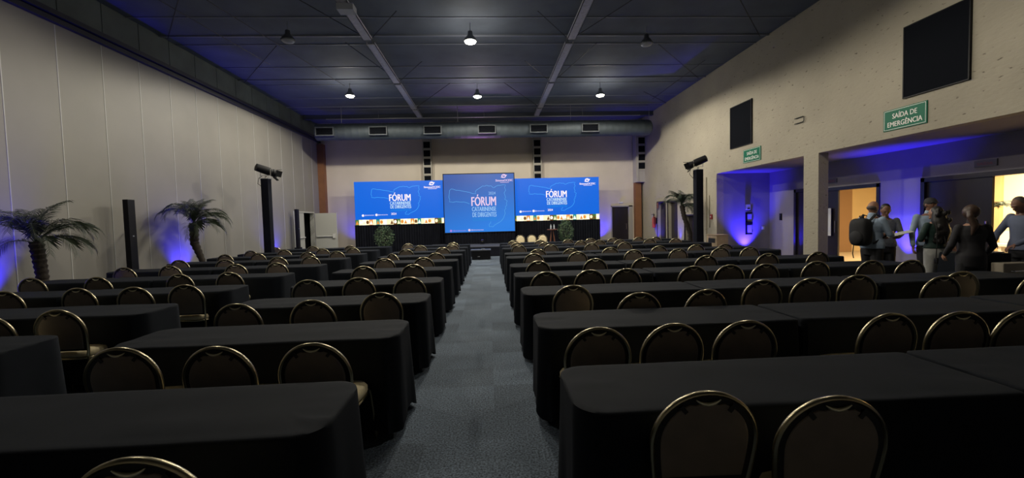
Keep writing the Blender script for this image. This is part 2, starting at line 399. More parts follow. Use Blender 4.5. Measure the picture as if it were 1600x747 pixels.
# small fittings on the openings wall
o = MB().tube([(XR - 0.03, 11.05, 4.09), (XR - 0.03, 10.75, 4.09), (XR - 0.03, 10.72, 4.06), (XR - 0.03, 10.72, 3.98), (XR - 0.03, 10.75, 3.95), (XR - 0.03, 11.05, 3.95)], 0.012).build('conduit_bracket', M_darkclip)
tag(o, 'thin bent metal bracket on plaster wall between the two black panels', 'bracket')
o = MB().tube([(XR - 0.02, 15.72, 0.1), (XR - 0.02, 15.72, 3.0)], 0.03).tube([(XR - 0.02, 15.5, 1.1), (XR - 0.02, 15.5, 2.3)], 0.018).build('wall_conduit', M_plaster)
tag(o, 'plaster-coloured conduit running up the wall beside the blue-lit recess', 'conduit')
t = thing('alarm_button', 'small red fire alarm box on plaster wall beside the conduit', 'alarm', (XR, 15.35, 1.5))
MB().box(-0.05, 0, -0.07, 0.07, -0.09, 0.09, 0.008).build('housing', mat('alarm_red', (0.25, 0.02, 0.02, 1), 0.4), t)
MB().lathe([(0.03, 0), (0.03, 0.012)], 12, mx=Matrix.Translation((-0.05, 0, 0)) @ Matrix.Rotation(-PI / 2, 4, 'Y')).build('button', M_white, t)
# extinguisher
t = thing('fire_extinguisher', 'red fire extinguisher hanging on plaster wall near the stage corner', 'extinguisher', (XR - 0.12, 20.6, 1.0))
M_red = mat('extinguisher_red', (0.42, 0.05, 0.03, 1), 0.3)
MB().lathe([(0.06, 0), (0.085, 0.02), (0.085, 0.44), (0.06, 0.52), (0.025, 0.56), (0.02, 0.6)], 20).build('cylinder_body', M_red, t, True)
MB().box(-0.03, 0.03, -0.02, 0.02, 0.6, 0.64).box(-0.12, 0.03, -0.012, 0.012, 0.65, 0.67).build('valve_lever', M_black, t)
MB().tube([(0, 0, 0.62), (-0.05, -0.08, 0.7), (-0.08, -0.16, 0.62), (-0.06, -0.15, 0.45), (-0.04, -0.10, 0.2)], 0.014).build('hose', M_black, t, True)
MB().box(0.07, 0.12, -0.05, 0.05, 0.2, 0.5).build('wall_bracket', M_black, t)
o = MB().box(XR - 0.008, XR, 20.35, 20.55, 1.95, 2.25).build('extinguisher_sign', mat('sign_red', (0.3, 0.12, 0.07, 1), 0.5))
tag(o, 'small reddish sign above the fire extinguisher by stage corner', 'sign')

# ventilation duct and grille columns of the back wall
M_duct = mat('duct_metal', (0.045, 0.058, 0.070, 1), 0.65, 0.2, var=0.15, scale=3)
t = thing('ventilation_duct', 'large round dark grey ventilation duct running along the top of back wall', 'duct', (0, 19.6, 5.72))
prof = []; x = -7.5
while x < 7.4:
    prof += [(0.365, x), (0.369, x + 0.02), (0.369, x + 0.05), (0.365, x + 0.07)]; x += 0.30
MB().lathe([(0.365, -7.6)] + prof + [(0.365, 7.5), (0.33, 7.62), (0.2, 7.70)], 36, mx=Matrix.Rotation(PI / 2, 4, 'Y')).build('duct_tube', M_duct, t, 35)
for k, x in enumerate((-7.12, -4.8, -2.4, 0.02, 2.36, 4.72)):
    g = MB().box(x - 0.40, x + 0.40, -0.44, -0.30, -0.24, -0.20).box(x - 0.40, x + 0.40, -0.44, -0.30, 0.10, 0.14).box(x - 0.40, x - 0.36, -0.44, -0.30, -0.2, 0.1).box(x + 0.36, x + 0.40, -0.44, -0.30, -0.2, 0.1).build('grille_frame', mat('grille_metal', (0.07, 0.08, 0.09, 1), 0.7), t)
    b = MB().box(x - 0.36, x + 0.36, -0.39, -0.37, -0.2, 0.1)
    for q in range(6): b.box(x - 0.36, x + 0.36, -0.43, -0.39, -0.19 + q * 0.05, -0.18 + q * 0.05)
    b.build('grille', M_sq, g)
for x in (-6.5, -1.3, 3.9, 7.6):
    MB().tube([(x, 0, 0.36), (x, 0, ZC - 5.72)], 0.012).build('hanger_rod', M_steel, t)
M_cage = mat('grille_column', (0.36, 0.34, 0.30, 1), 0.6)
for x, lab, zb in ((-3.12, 'tall beige column of square grilles on back wall, behind LED wall nearer the pale door', 3.55), (2.63, 'tall beige column of square grilles above the LED wall beside the bar table', 3.55), (8.13, 'beige column of square grilles standing on the terracotta pillar', 3.4)):
    t = thing('grille_column', lab, 'grille', (x, YB, zb), 0, 'grille columns on the back wall')
    n = 4 if zb < 3.5 else 5
    hw = 0.22 if zb > 3.5 else 0.30
    z1 = 2.35 if zb > 3.5 else 2.5
    b = MB().box(-hw, hw, -0.30 if zb > 3.5 else -0.55, -0.02, 0, z1)
    y0 = -0.30 if zb > 3.5 else -0.55
    b.build('casing', M_cage, t)
    b = MB()
    for q in range(n):
        zc = z1 - 0.33 - q * 0.44
        b.box(-0.17, 0.17, y0 - 0.012, y0 - 0.001, zc - 0.16, zc + 0.16)
    o = b.build('grille', M_sq, t); 
    b = MB()
    b.box(-0.22, -0.18, y0 - 0.035, y0, 0.0, z1).box(0.18, 0.22, y0 - 0.035, y0, 0.0, z1)
    for q in range(n + 1):
        zc = z1 - 0.11 - q * 0.44; b.box(-0.18, 0.18, y0 - 0.035, y0, zc - 0.03, zc + 0.03)
    b.build('ladder_frame', M_cage, t)
# beam above the duct
struct(MB().box(XL, XR, 20.85, 21.0, 6.62, ZC).box(XL, XR, 20.82, 21.03, 6.60, 6.63).build('trim_5', mat('beam_dark', (0.05, 0.06, 0.085, 1), 0.6)))

# ceiling: purlins, tray strips, tie rods
M_purlin = mat('purlin_metal', (0.24, 0.26, 0.32, 1), 0.5, 0.2)
b = MB()
for y in (-2.6, -0.8, 1.0, 2.8, 4.6, 6.4, 8.2, 9.6, 11.1, 12.75, 14.55, 16.35, 18.1, 19.9):
    b.box(XL - 0.1, XR, y - 0.012, y + 0.012, ZC - 0.02, ZC - 0.002)
struct(b.build('trim_6', M_purlin))
b = MB()
for i in range(3): b.box(XL - 0.1, XR, 12.15 + i * 3.6 - 0.02, 12.15 + i * 3.6 + 0.02, ZC - 0.04, ZC - 0.004)
struct(b.build('trim_7', M_purlin))
M_tray = mat('pale_ceiling_tray', (0.42, 0.42, 0.52, 1), 0.6, var=0.15, scale=12)
k = 0
for x, side in ((-3.18, 'panelled wall side'), (2.45, 'exit sign side')):
    for i, (a, c, w_) in enumerate(((4.8, 8.3, 'first'), (8.5, 12.0, 'second'), (12.3, 15.65, 'third'), (15.85, 19.25, 'fourth'), (19.45, 20.8, 'last short'))):
        if i == 0: continue
        t = thing('cable_tray', f'pale perforated ceiling tray, {("", "section nearest overhead", "second section", "third section", "last short section")[i]}, {side}', 'cable tray', (x, a, ZC - 0.20), 0, 'pale trays along the ceiling')
        MB().box(-0.12, 0.12, 0, c - a, 0, 0.02).box(-0.12, -0.105, 0, c - a, 0, 0.07).box(0.105, 0.12, 0, c - a, 0, 0.07).build('tray', M_tray, t)
        MB().tube([(0, 0.2, 0.02), (0, 0.2, 0.20)], 0.008).tube([(0, c - a - 0.2, 0.02), (0, c - a - 0.2, 0.20)], 0.008).build('hanger', M_steel, t)
b = MB()
rods = [((2.4, 12.2), (1.35, 10.6)), ((2.4, 15.85), (1.3, 13.85)), ((2.35, 19.3), (0.7, 16.0)), ((-3.15, 12.2), (-2.1, 10.6)), ((-3.15, 15.85), (-2.0, 13.85)),
        ((-3.1, 19.3), (-1.3, 16.0)), ((5.2, 12.6), (8.0, 15.7)), ((6.5, 17.3), (8.15, 19.0)), ((3.3, 12.5), (2.6, 15.7)), ((-3.9, 12.4), (-3.2, 15.4)), ((-5.2, 16.2), (-6.2, 10.1)),
        ((7.3, 13.9), (7.3, 18.4)), ((-5.9, 12.6), (-8.5, 15.7)), ((5.2, 9.0), (8.0, 12.1)), ((-5.9, 9.0), (-8.5, 12.1)), ((-5.0, 8.2), (-3.3, 12.0)), ((4.4, 8.2), (2.6, 12.0)), ((-6.8, 14), (-7.35, 9.0))]
for a, c in rods: b.tube([(a[0], a[1], ZC - 0.10), (c[0], c[1], ZC - 0.10)], 0.012, 5)
struct(b.build('trim_8', mat('rod_metal', (0.02, 0.022, 0.03, 1), 0.5)))
# suspended lighting bar near the duct
t = thing('lighting_bar', 'thin pale lighting bar hanging across the ceiling before the duct', 'lighting bar', (0, 20.2, 6.45))
MB().tube([(-7.4, 0, 0), (7.4, 0, 0)], 0.025, 8).build('bar', M_steel, t, True)
for x in (-5.0, -0.1, 4.6): MB().tube([(x, 0, 0), (x, 0, 0.34)], 0.008, 6).build('hanger', M_steel, t)

# high-bay lamps
M_lampon = mat('lamp_glow', (1, 1, 1, 1), emit=(1.0, 0.95, 0.75, 1), es=30)
M_lampoff = mat('lamp_glass', (0.35, 0.37, 0.42, 1), 0.3)
M_refl = mat('lamp_housing', (0.10, 0.11, 0.13, 1), 0.4, 0.6)
HZ = 6.30
def bay(x, y, on, label, p):
    t = thing('high_bay_lamp', label, 'ceiling lamp', (x, y, HZ), 0, 'high bay ceiling lamps')
    MB().lathe([(0.17, 0.0), (0.175, 0.02), (0.13, 0.10), (0.07, 0.16), (0.06, 0.26), (0.02, 0.28)], 24).build('reflector', M_refl, t, 40)
    MB().tube([(0, 0, 0.27), (0, 0, ZC - HZ - 0.02)], 0.01, 6).build('rod', M_steel, t)
    MB().lathe([(0.15, -0.002), (0.13, -0.03), (0.06, -0.05), (0.01, -0.055)], 24).build('diffuser', M_lampon if on else M_lampoff, t, True)
    if on:
        light('SPOT', (0, 0, -0.08), p, (1.0, 0.93, 0.78), t, (0, 0, -1), 0.13, 174, 0.15)
        light('POINT', (0, 0, -0.14), p * 0.05, (1.0, 0.93, 0.78), t, None, 0.30)
bay(-0.36, 11.39, True, 'brightly lit ceiling lamp over the aisle, the nearer of the two there', LAMP_W)
bay(-0.31, 16.36, True, 'lit ceiling lamp over the aisle close before the stage', LAMP_W)
bay(-4.99, 16.11, True, 'lit ceiling lamp near the panelled wall, before the duct', LAMP_W)
bay(4.43, 16.36, True, 'lit ceiling lamp near the exit sign wall, before the duct', LAMP_W)
bay(4.45, 11.6, False, 'unlit ceiling lamp near the exit sign wall', 0)
bay(-5.0, 11.31, False, 'unlit ceiling lamp near the panelled wall', 0)
for x, q in ((-5.0, 'near the panelled wall'), (-0.33, 'over the aisle'), (4.43, 'on the exit sign side')):
    bay(x, 6.2, True, 'lit ceiling lamp above the first table rows, ' + q, LAMP_NEAR_W)
o = MB().box(-3.32, -2.95, 10.0, 10.28, ZC - 0.34, ZC - 0.2).build('junction_box', mat('pale_box', (0.35, 0.37, 0.42, 1), 0.5))
tag(o, 'small pale box hanging on the ceiling tray, panelled wall side', 'junction box')

# ------------------------------------------------------------------ screens
def em(name, c, s=1.0):
    return mat(name, (0, 0, 0, 1), 0.4, emit=c, es=s)
MAPP = [(800,365),(780,356),(760,350),(730,350),(700,345),(680,350),(650,346),(655,330),(648,315),(650,300),(653,280),(655,262),(668,252),(685,256),(700,262),(725,264),(750,270),(775,275),(800,280),(825,290),(848,292),(846,276),(852,266),(865,258),(878,250),(885,246),(900,236),(915,238),(930,232),(950,238),(965,236),(975,248),(985,250),(1000,240),(1015,234),(1030,234),(1050,230),(1072,231),(1064,250),(1072,270),(1060,290),(1066,310),(1070,325),(1062,335),(1082,350),(1074,365),(1078,380),(1066,392),(1070,405),(1058,415),(1064,440),(1056,460),(1050,475),(1030,498),(1005,512),(985,522),(968,538),(955,534),(943,536),(940,518),(950,512),(955,498)]
def screen_mesh(W, Ht, center):
    """mesh of the lit picture; x right 0..W, z up 0..Ht, facing -Y"""
    b = MB()
    fn0 = lambda a, c: Vector((a, 0, c)); fn = lambda a, c: Vector((a, -0.004, c)); fn2 = lambda a, c: Vector((a, -0.006, c))
    b.mi = 0; b.poly([fn0(0, 0), fn0(W, 0), fn0(W, Ht), fn0(0, Ht)])
    if center:
        U = lambda px: (px - 612) / 522 * W; V = lambda py: (572 - py) / 424 * Ht
        T = [('2024', 943, 995, 279, 300, 3, 0.0), ('FÓRUM', 815, 996, 297, 381, 2, 0.012), ('CATARINENSE', 817, 996, 388, 420, 3, 0.01), ('DE DIRIGENTES', 820, 998, 428, 462, 3, 0.01), ('COOPERATIVISTAS', 820, 998, 468, 492, 5, 0.0),
             ('SistemaOCESC', 998, 1126, 190, 205, 2, 0.008), ('@sistemaocesc', 672, 770, 553, 565, 6, 0.0), ('@sistemaocesc', 806, 900, 551, 563, 2, 0.0)]
        cx, cy, sr, lw = 1060, 166, 1.0, 0.018
        ic = [(656, 559, 6), (792, 557, 2)]
    else:
        # the wall picture: measured in its own crop, 140 px wide = 654 zoomed px
        U = lambda px: (px + 33) / 656 * W; V = lambda py: (518 - py) / 325 * Ht
        T = [('FÓRUM', 220, 375, 279, 342, 2, 0.014), ('CATARINENSE', 224, 375, 346, 370, 3, 0.01), ('DE DIRIGENTES', 226, 377, 373, 398, 3, 0.01), ('COOPERATIVISTAS', 228, 377, 402, 419, 5, 0.0), ('2024', 229, 267, 430, 446, 2, 0.014),
             ('SistemaOCESC', 475, 597, 236, 250, 2, 0.014), ('@sistemaocesc', 37, 105, 439, 450, 2, 0.0), ('@sistemaocesc', 133, 205, 438, 449, 2, 0.0)]
        cx, cy, sr, lw = 533, 216, 0.95, 0.022
        ic = [(24, 446, 2), (122, 443, 2)]
    for s, x0, x1, y0, y1, mi, bd in T:
        b.mi = mi; put_text(b, s, U(x0), V(y1), U(x1) - U(x0), V(y0) - V(y1), fn2, bd)
    if center: P = [(U(x), V(y_)) for x, y_ in MAPP]
    else: P = [(U(88 + (x - 648) * 0.835), V(232 + (y_ - 232) * 0.70)) for x, y_ in MAPP if True]
    b.mi = 4; ribbon(b, P, lw, fn)
    # emblem: open ring with a tail
    b.mi = 2
    ux = (U(100) - U(0)) / 100; vz = (V(0) - V(100)) / 100
    ribbon(b, [(U(cx) + math.cos(t_) * 14 * sr * ux, V(cy) + math.sin(t_) * 11 * sr * vz) for t_ in [PI * 2 * q / 20 for q in range(21)]], 7 * ux, fn2)
    ribbon(b, [(U(cx - 22 * sr), V(cy + 8)), (U(cx - 8), V(cy + 12)), (U(cx + 8), V(cy + 8)), (U(cx + 22 * sr), V(cy - 8))], 4 * ux, fn2)
    ribbon(b, [(U(cx - 4), V(cy - 2)), (U(cx + 10), V(cy - 6)), (U(cx + 24 * sr), V(cy - 5))], 5 * ux, fn2)
    b.mi = 2
    x0, x1, yy = (1032, 1098, 213) if center else (505, 570, 256)
    ribbon(b, [(U(x0), V(yy)), (U(x1), V(yy))], 2.5 * vz, fn2)
    for (x_, y_, mi) in ic:
        b.mi = mi; rr = 9
        b.poly([fn2(U(x_) + math.cos(2 * PI * q / 14) * rr * ux, V(y_) + math.sin(2 * PI * q / 14) * rr * ux) for q in range(14)])
    if not center:
        # strip of coloured squares along the lower edge
        hs = Ht * 0.125
        cols = [7, 8, 9, 8, 10, 7, 9, 8, 11, 9, 8, 10, 7]
        n = 26; rnd = random.Random(3)
        for q in range(n):
            x0, x1 = W * q / n, W * (q + 1) / n
            b.mi = (12, 8, 10, 8, 7, 8, 9, 8, 10, 8, 8, 11)[q % 12]
            b.poly([fn(x0, 0), fn(x1, 0), fn(x1, hs), fn(x0, hs)])
            b.mi = (7, 10, 8, 11, 10, 8, 7)[q % 7]; c0, r0 = (x0 + x1) / 2, hs * 0.32
            if q % 2:
                b.poly([fn2(c0 + math.cos(2 * PI * t_ / 12) * r0 * 0.8, hs / 2 + math.sin(2 * PI * t_ / 12) * r0) for t_ in range(12)])
            else:
                b.poly([fn2(x0 + 0.01, hs * 0.1), fn2(x1 - 0.01, hs * 0.1), fn2(c0, hs * 0.85)])
    return b
def grad_blue():
    m = bpy.data.materials.new('centre_screen_blue'); m.use_nodes = True; nt = m.node_tree; bs = nt.nodes['Principled BSDF']
    bs.inputs['Base Color'].default_value = (0, 0, 0, 1); bs.inputs['Roughness'].default_value = 0.4
    tc = nt.nodes.new('ShaderNodeTexCoord'); mp = nt.nodes.new('ShaderNodeMapping'); sp = nt.nodes.new('ShaderNodeSeparateXYZ')
    nt.links.new(tc.outputs['Generated'], sp.inputs[0])
    mm = nt.nodes.new('ShaderNodeMath'); mm.operation = 'MULTIPLY_ADD'; mm.inputs[1].default_value = 0.35
    nt.links.new(sp.outputs['X'], mm.inputs[0]); 
    m2 = nt.nodes.new('ShaderNodeMath'); m2.operation = 'SUBTRACT'; m2.inputs[0].default_value = 0.85; nt.links.new(sp.outputs['Z'], m2.inputs[1])
    nt.links.new(m2.outputs[0], mm.inputs[2])
    rp = nt.nodes.new('ShaderNodeValToRGB'); rp.color_ramp.elements[0].color = rgb(34, 78, 160); rp.color_ramp.elements[1].color = rgb(38, 126, 226)
    nt.links.new(mm.outputs[0], rp.inputs[0]); nt.links.new(rp.outputs[0], bs.inputs['Emission Color']); bs.inputs['Emission Strength'].default_value = 1.0
    return m
M_led = em('led_blue', rgb(0, 102, 222)); M_bgw = em('led_white', rgb(255, 245, 250), 1.0); M_pale = em('print_pale_blue', rgb(150, 195, 240)); M_line = em('map_line', rgb(60, 160, 250))
M_pink = em('print_pink', rgb(235, 205, 235)); M_teal = em('print_teal', rgb(10, 135, 215)); M_lil = em('print_lilac', rgb(170, 130, 220))
SM_led = [M_led, M_led, em('led_text', rgb(255, 240, 245), 1.1), em('led_text2', rgb(205, 235, 250)), em('led_map', rgb(60, 165, 250)), em('led_teal', rgb(0, 140, 225)), M_lil,
          em('strip_orange', rgb(235, 150, 60)), em('strip_cream', rgb(250, 235, 190), 1.2), em('strip_teal', rgb(20, 150, 140)), em('strip_white', rgb(250, 250, 235), 1.3), em('strip_brown', rgb(120, 75, 30)), em('strip_green', rgb(60, 120, 60))]
SM_c = [grad_blue(), M_led, M_pink, M_pale, em('map_line_c', rgb(85, 170, 235)), M_teal, M_lil]
YS = 21.3
for x0, lab in ((-6.60, 'wide blue LED video wall near the pale double door, forum title and map'), (1.22, 'wide blue LED video wall beside the bar table, forum title and map')):
    t = thing('led_video_wall', lab, 'LED screen', (x0, YS, 1.50), 0, 'the two LED video walls')
    W, Ht = 4.40, 2.14
    screen_mesh(W, Ht, False).build('display', SM_led, t)
    MB().box(0, W, 0.01, 0.10, 0, Ht).build('cabinet', M_black, t)
    b = MB(); b.rings([[Vector((-0.05 + (W + 0.1) * i / 120, 0.03 + 0.03 * math.sin(i * 1.9) * (1 if z < 0 else 1), z)) for i in range(121)] for z in (-1.50, -0.8, 0.0)], close=False)
    b.build('skirt', M_blackfab, t, True)
    for q in range(4): MB().box(0.3 + q * 1.25, 0.36 + q * 1.25, 0.12, 0.5, -1.5, 0.0).box(0.3 + q * 1.25, 0.36 + q * 1.25, 0.12, 0.2, -1.5, 2.0).build('support', M_black, t)
YC = 20.6; k = YC / 20.0
t = thing('projection_screen', 'large blue centre screen with forum title and state map above stage', 'screen', (-2.14, YC, 0.45))
W, Ht, z0 = 3.39, 2.80, 0.58
sm = screen_mesh(W, Ht, True).build('display', SM_c, t); sm.location = (0, 0, z0)
MB().box(-0.04, W + 0.04, 0.01, 0.14, z0 - 0.04, z0 + Ht + 0.04).build('frame', M_black, t)
MB().rings([[Vector((W * i / 90, 0.05 + 0.03 * math.sin(i * 1.7), z)) for i in range(91)] for z in (0.0, z0 - 0.03)], close=False).build('skirt', M_blackfab, t, True)
for x in (0.3, W - 0.3): MB().box(x - 0.04, x + 0.04, 0.15, 0.22, 0, z0 + Ht).box(x - 0.04, x + 0.04, 0.15, 0.75, 0, 0.05).build('stand', M_black, t)
o = MB().box(1.6, 1.9, 0.24, 0.4, 3.2, 3.32).build('backlight', M_black, t)
light('SPOT', (1.75, 0.32, 3.42), 170, (0.75, 0.35, 1.0), t, (0, -0.75, 1), 0.05, 75, 0.8)
# stage
t = thing('stage', 'low black carpeted stage under the centre screen', 'stage', (-0.45, 18.5, 0))
MB().box(-2.4, 1.8, 0.02, 2.7, 0.40, 0.45, 0.01).build('stage_deck', mat('stage_carpet', (0.05, 0.055, 0.075, 1), 0.9), t)
MB().box(-2.4, 1.8, 0.03, 2.65, 0, 0.40).build('stage_skirt', M_blackfab, t)
t = thing('flight_case', 'black equipment case standing on the aisle carpet before the stage', 'case', (-0.36, 17.0, 0))
MB().box(-0.38, 0.38, 0, 0.5, 0.02, 0.36, 0.015).build('case_body', M_black, t)
MB().box(-0.42, 0.40, -0.03, 0.53, 0.36, 0.41, 0.01).build('lid', mat('case_lid', (0.06, 0.065, 0.08, 1), 0.4), t)
MB().box(0.02, 0.16, 0.1, 0.3, 0.41, 0.435, 0.005).build('control_box', M_steel, t)
MB().tube([(-0.16, -0.02, 0.14), (-0.14, -0.06, 0.14), (-0.04, -0.06, 0.14), (-0.02, -0.02, 0.14)], 0.01).build('handle', M_chrome, t)

# ------------------------------------------------------------------ tables
TL, TD, TH = 2.05, 0.60, 0.75
def perim(L, D, r, n, rl=None, rr=None):
    rl = rl or r; rr = rr or r
    """points (x, y, nx, ny, cornerness) around a rounded rectangle, n per unit length"""
    out = []; hl, hr = L / 2 - rl, L / 2 - rr; yl, yr = D / 2 - rl, D / 2 - rr
    def edge(x0, y0, x1, y1, nx, ny):
        m = max(2, int(math.hypot(x1 - x0, y1 - y0) * n))
        for i in range(m): t_ = i / m; out.append((x0 + (x1 - x0) * t_, y0 + (y1 - y0) * t_, nx, ny, 0.0))
    def arc(cx, cy, a0, q):
        for i in range(9):
            a = a0 + PI / 2 * i / 9; out.append((cx + q * math.cos(a), cy + q * math.sin(a), math.cos(a), math.sin(a), math.sin(PI * (i + 0.5) / 9)))
    edge(-hl, -D / 2, hr, -D / 2, 0, -1); arc(hr, -yr, -PI / 2, rr)
    edge(L / 2, -yr, L / 2, yr, 1, 0); arc(hr, yr, 0, rr)
    edge(hr, D / 2, -hl, D / 2, 0, 1); arc(-hl, yl, PI / 2, rl)
    edge(-L / 2, yl, -L / 2, -yl, -1, 0); arc(-hl, -yl, PI, rl)
    return out
def cloth_mesh(seed, rl, rr):
    P = perim(TL, TD, 0.085, 26, rl, rr); b = MB(); rnd = random.Random(seed); ph = [rnd.uniform(0, 6.28) for _ in range(8)]
    so = seed * 13.7
    def top_z(x, y):
        e = noise.noise(Vector((x * 1.3 + so, y * 9, so))) * 0.006 + noise.noise(Vector((x * 5 + so, y * 5, 3))) * 0.0015
        cr = math.exp(-((y + 0.12 + 0.05 * math.sin(x * 2 + ph[0])) / 0.018) ** 2) * 0.010 * max(0, math.sin(x * 1.3 + ph[1]))
        return TH + e + cr
    rings = []
    for sfac in (0.25, 0.5, 0.72, 0.88, 0.96):
        ring = []
        for (x, y, nx, ny, c) in P:
            ax = max(0, TL / 2 - TD / 2); xx = max(-ax, min(ax, x))
            qx, qy = xx + (x - xx) * sfac, y * sfac
            ring.append(Vector((qx, qy, top_z(qx, qy))))
        rings.append(ring)
    zs = [(0.745, 0.0), (0.73, 0.006), (0.70, 0.008), (0.62, 0.012), (0.50, 0.018), (0.38, 0.024), (0.25, 0.030), (0.12, 0.036), (0.035, 0.040)]
    N = len(P)
    for z, off in zs:
        t_ = (0.75 - z) / 0.72; ring = []
        for i, (x, y, nx, ny, c) in enumerate(P):
            s = i / N * 2 * PI; longside = abs(ny) > 0.9
            f = (math.sin(s * 9 + ph[2]) * 0.5 + math.sin(s * 17 + ph[3]) * 0.3 + math.sin(s * 31 + ph[4]) * 0.2)
            amp = (0.020 if longside else 0.012) * t_ ** 1.3
            fold = c * t_ * 0.045 + c * math.sin(c * 9 + ph[5]) * 0.012 * t_
            o = off * (1 if longside else 0.35) + f * amp + fold * (0.5)
            zz = z + (0.012 * math.sin(s * 5 + ph[6]) + 0.02 * math.sin(s * 11 + ph[7])) * t_ * 0.6 + 0.045 * t_ ** 2 * (1 - c)
            ring.append(Vector((x + nx * o, y + ny * o, max(0.012, zz))))
        rings.append(ring)
    # straight cut down the middle of the top
    b.rings(rings, cap0=False, cap1=False)
    b.bm.verts.ensure_lookup_table()
    inner = [b.bm.verts[i] for i in range(N)]
    # fill the inner ring with strips pairing front and back vertices
    c0 = b.bm.faces.new(inner)
    bmesh.ops.triangulate(b.bm, faces=[c0])
    return b.mesh('tablecloth', M_cloth, 60)
CLK = {k_: [cloth_mesh(s + 10 * i, a, c) for s in range(4)] for i, (k_, a, c) in enumerate((('l', 0.14, 0.04), ('m', 0.04, 0.04), ('r', 0.04, 0.14), ('b', 0.14, 0.14)))}
CL = CLK['m']
TOPM = MB().box(-TL / 2 + 0.07, TL / 2 - 0.07, -TD / 2 + 0.07, TD / 2 - 0.07, 0.705, 0.735, 0.004).mesh('tabletop', M_pine)
def legm(sx, sy):
    return MB().tube([(sx * 0.80, sy * 0.20, 0.70), (sx * 0.84, sy * 0.22, 0.0)], 0.014, 8).mesh('leg', M_gold, True)
LEGM = [legm(a, c) for a in (-1, 1) for c in (-1, 1)]
t0 = thing('draped_table', 'x', 'table')
o = link('tablecloth', CL[0], t0); link('tabletop', TOPM, t0)
for m_ in LEGM: link('leg', m_, t0)
T_used = [False]
ORD = ['', 'first', 'second', 'third', 'fourth', 'fifth', 'sixth', 'seventh', 'eighth', 'ninth', 'tenth', 'eleventh']
def place_table(x, y, label, group, v):
    rz = math.radians(random.uniform(-0.5, 0.5))
    if not T_used[0]:
        T_used[0] = True; t = t0; t.location = (x, y, 0); t['label'] = label; t['group'] = group; t.rotation_euler = (0, 0, rz)
    else: t = dup(t0, (x, y, 0), rz, label, group)
    for c in bpy.data.objects:
        pass
    return t
RR = [2.35, 3.76, 5.23, 6.69, 8.02, 9.72, 10.75, 12.68, 13.95, 15.35]
RA = [2.28, 3.69, 5.03, 6.42, 7.94, 9.47, 10.95, 12.37, 13.75, 15.3]
RB = [None, 3.61, 4.92, 6.29, 7.74, 9.25, 10.80, 12.22, 13.60, 15.3]
n = 0
newt = []
for i, yb in enumerate(RR):
    for j in range(3):
        newt.append((place_table(0.36 + 1.025 + j * 2.085, yb - TD / 2 + random.uniform(-0.01, 0.01), f'black-draped table, {("aisle end", "middle", "wall end")[j]} of the {ORD[i + 1]} row from the rear, exit-sign side', 'black-draped tables on the exit-sign side', n), 'lmr'[j])); n += 1
for i, yb in enumerate(RA):
    newt.append((place_table(-0.70 - 1.025, yb - TD / 2, f'black-draped table standing alone in the {ORD[i + 1]} row from the rear, middle block', 'black-draped tables of the middle block', n), 'b')); n += 1
for i, yb in enumerate(RB):
    if yb is None: continue
    for j in range(2):
        newt.append((place_table(-3.46 - 1.025 - j * 2.075, yb - TD / 2, f'black-draped table, {("inner end", "wall end")[j]} of the {ORD[i + 1]} row from the rear, palm side', 'black-draped tables on the palm side', n), 'rl'[j])); n += 1

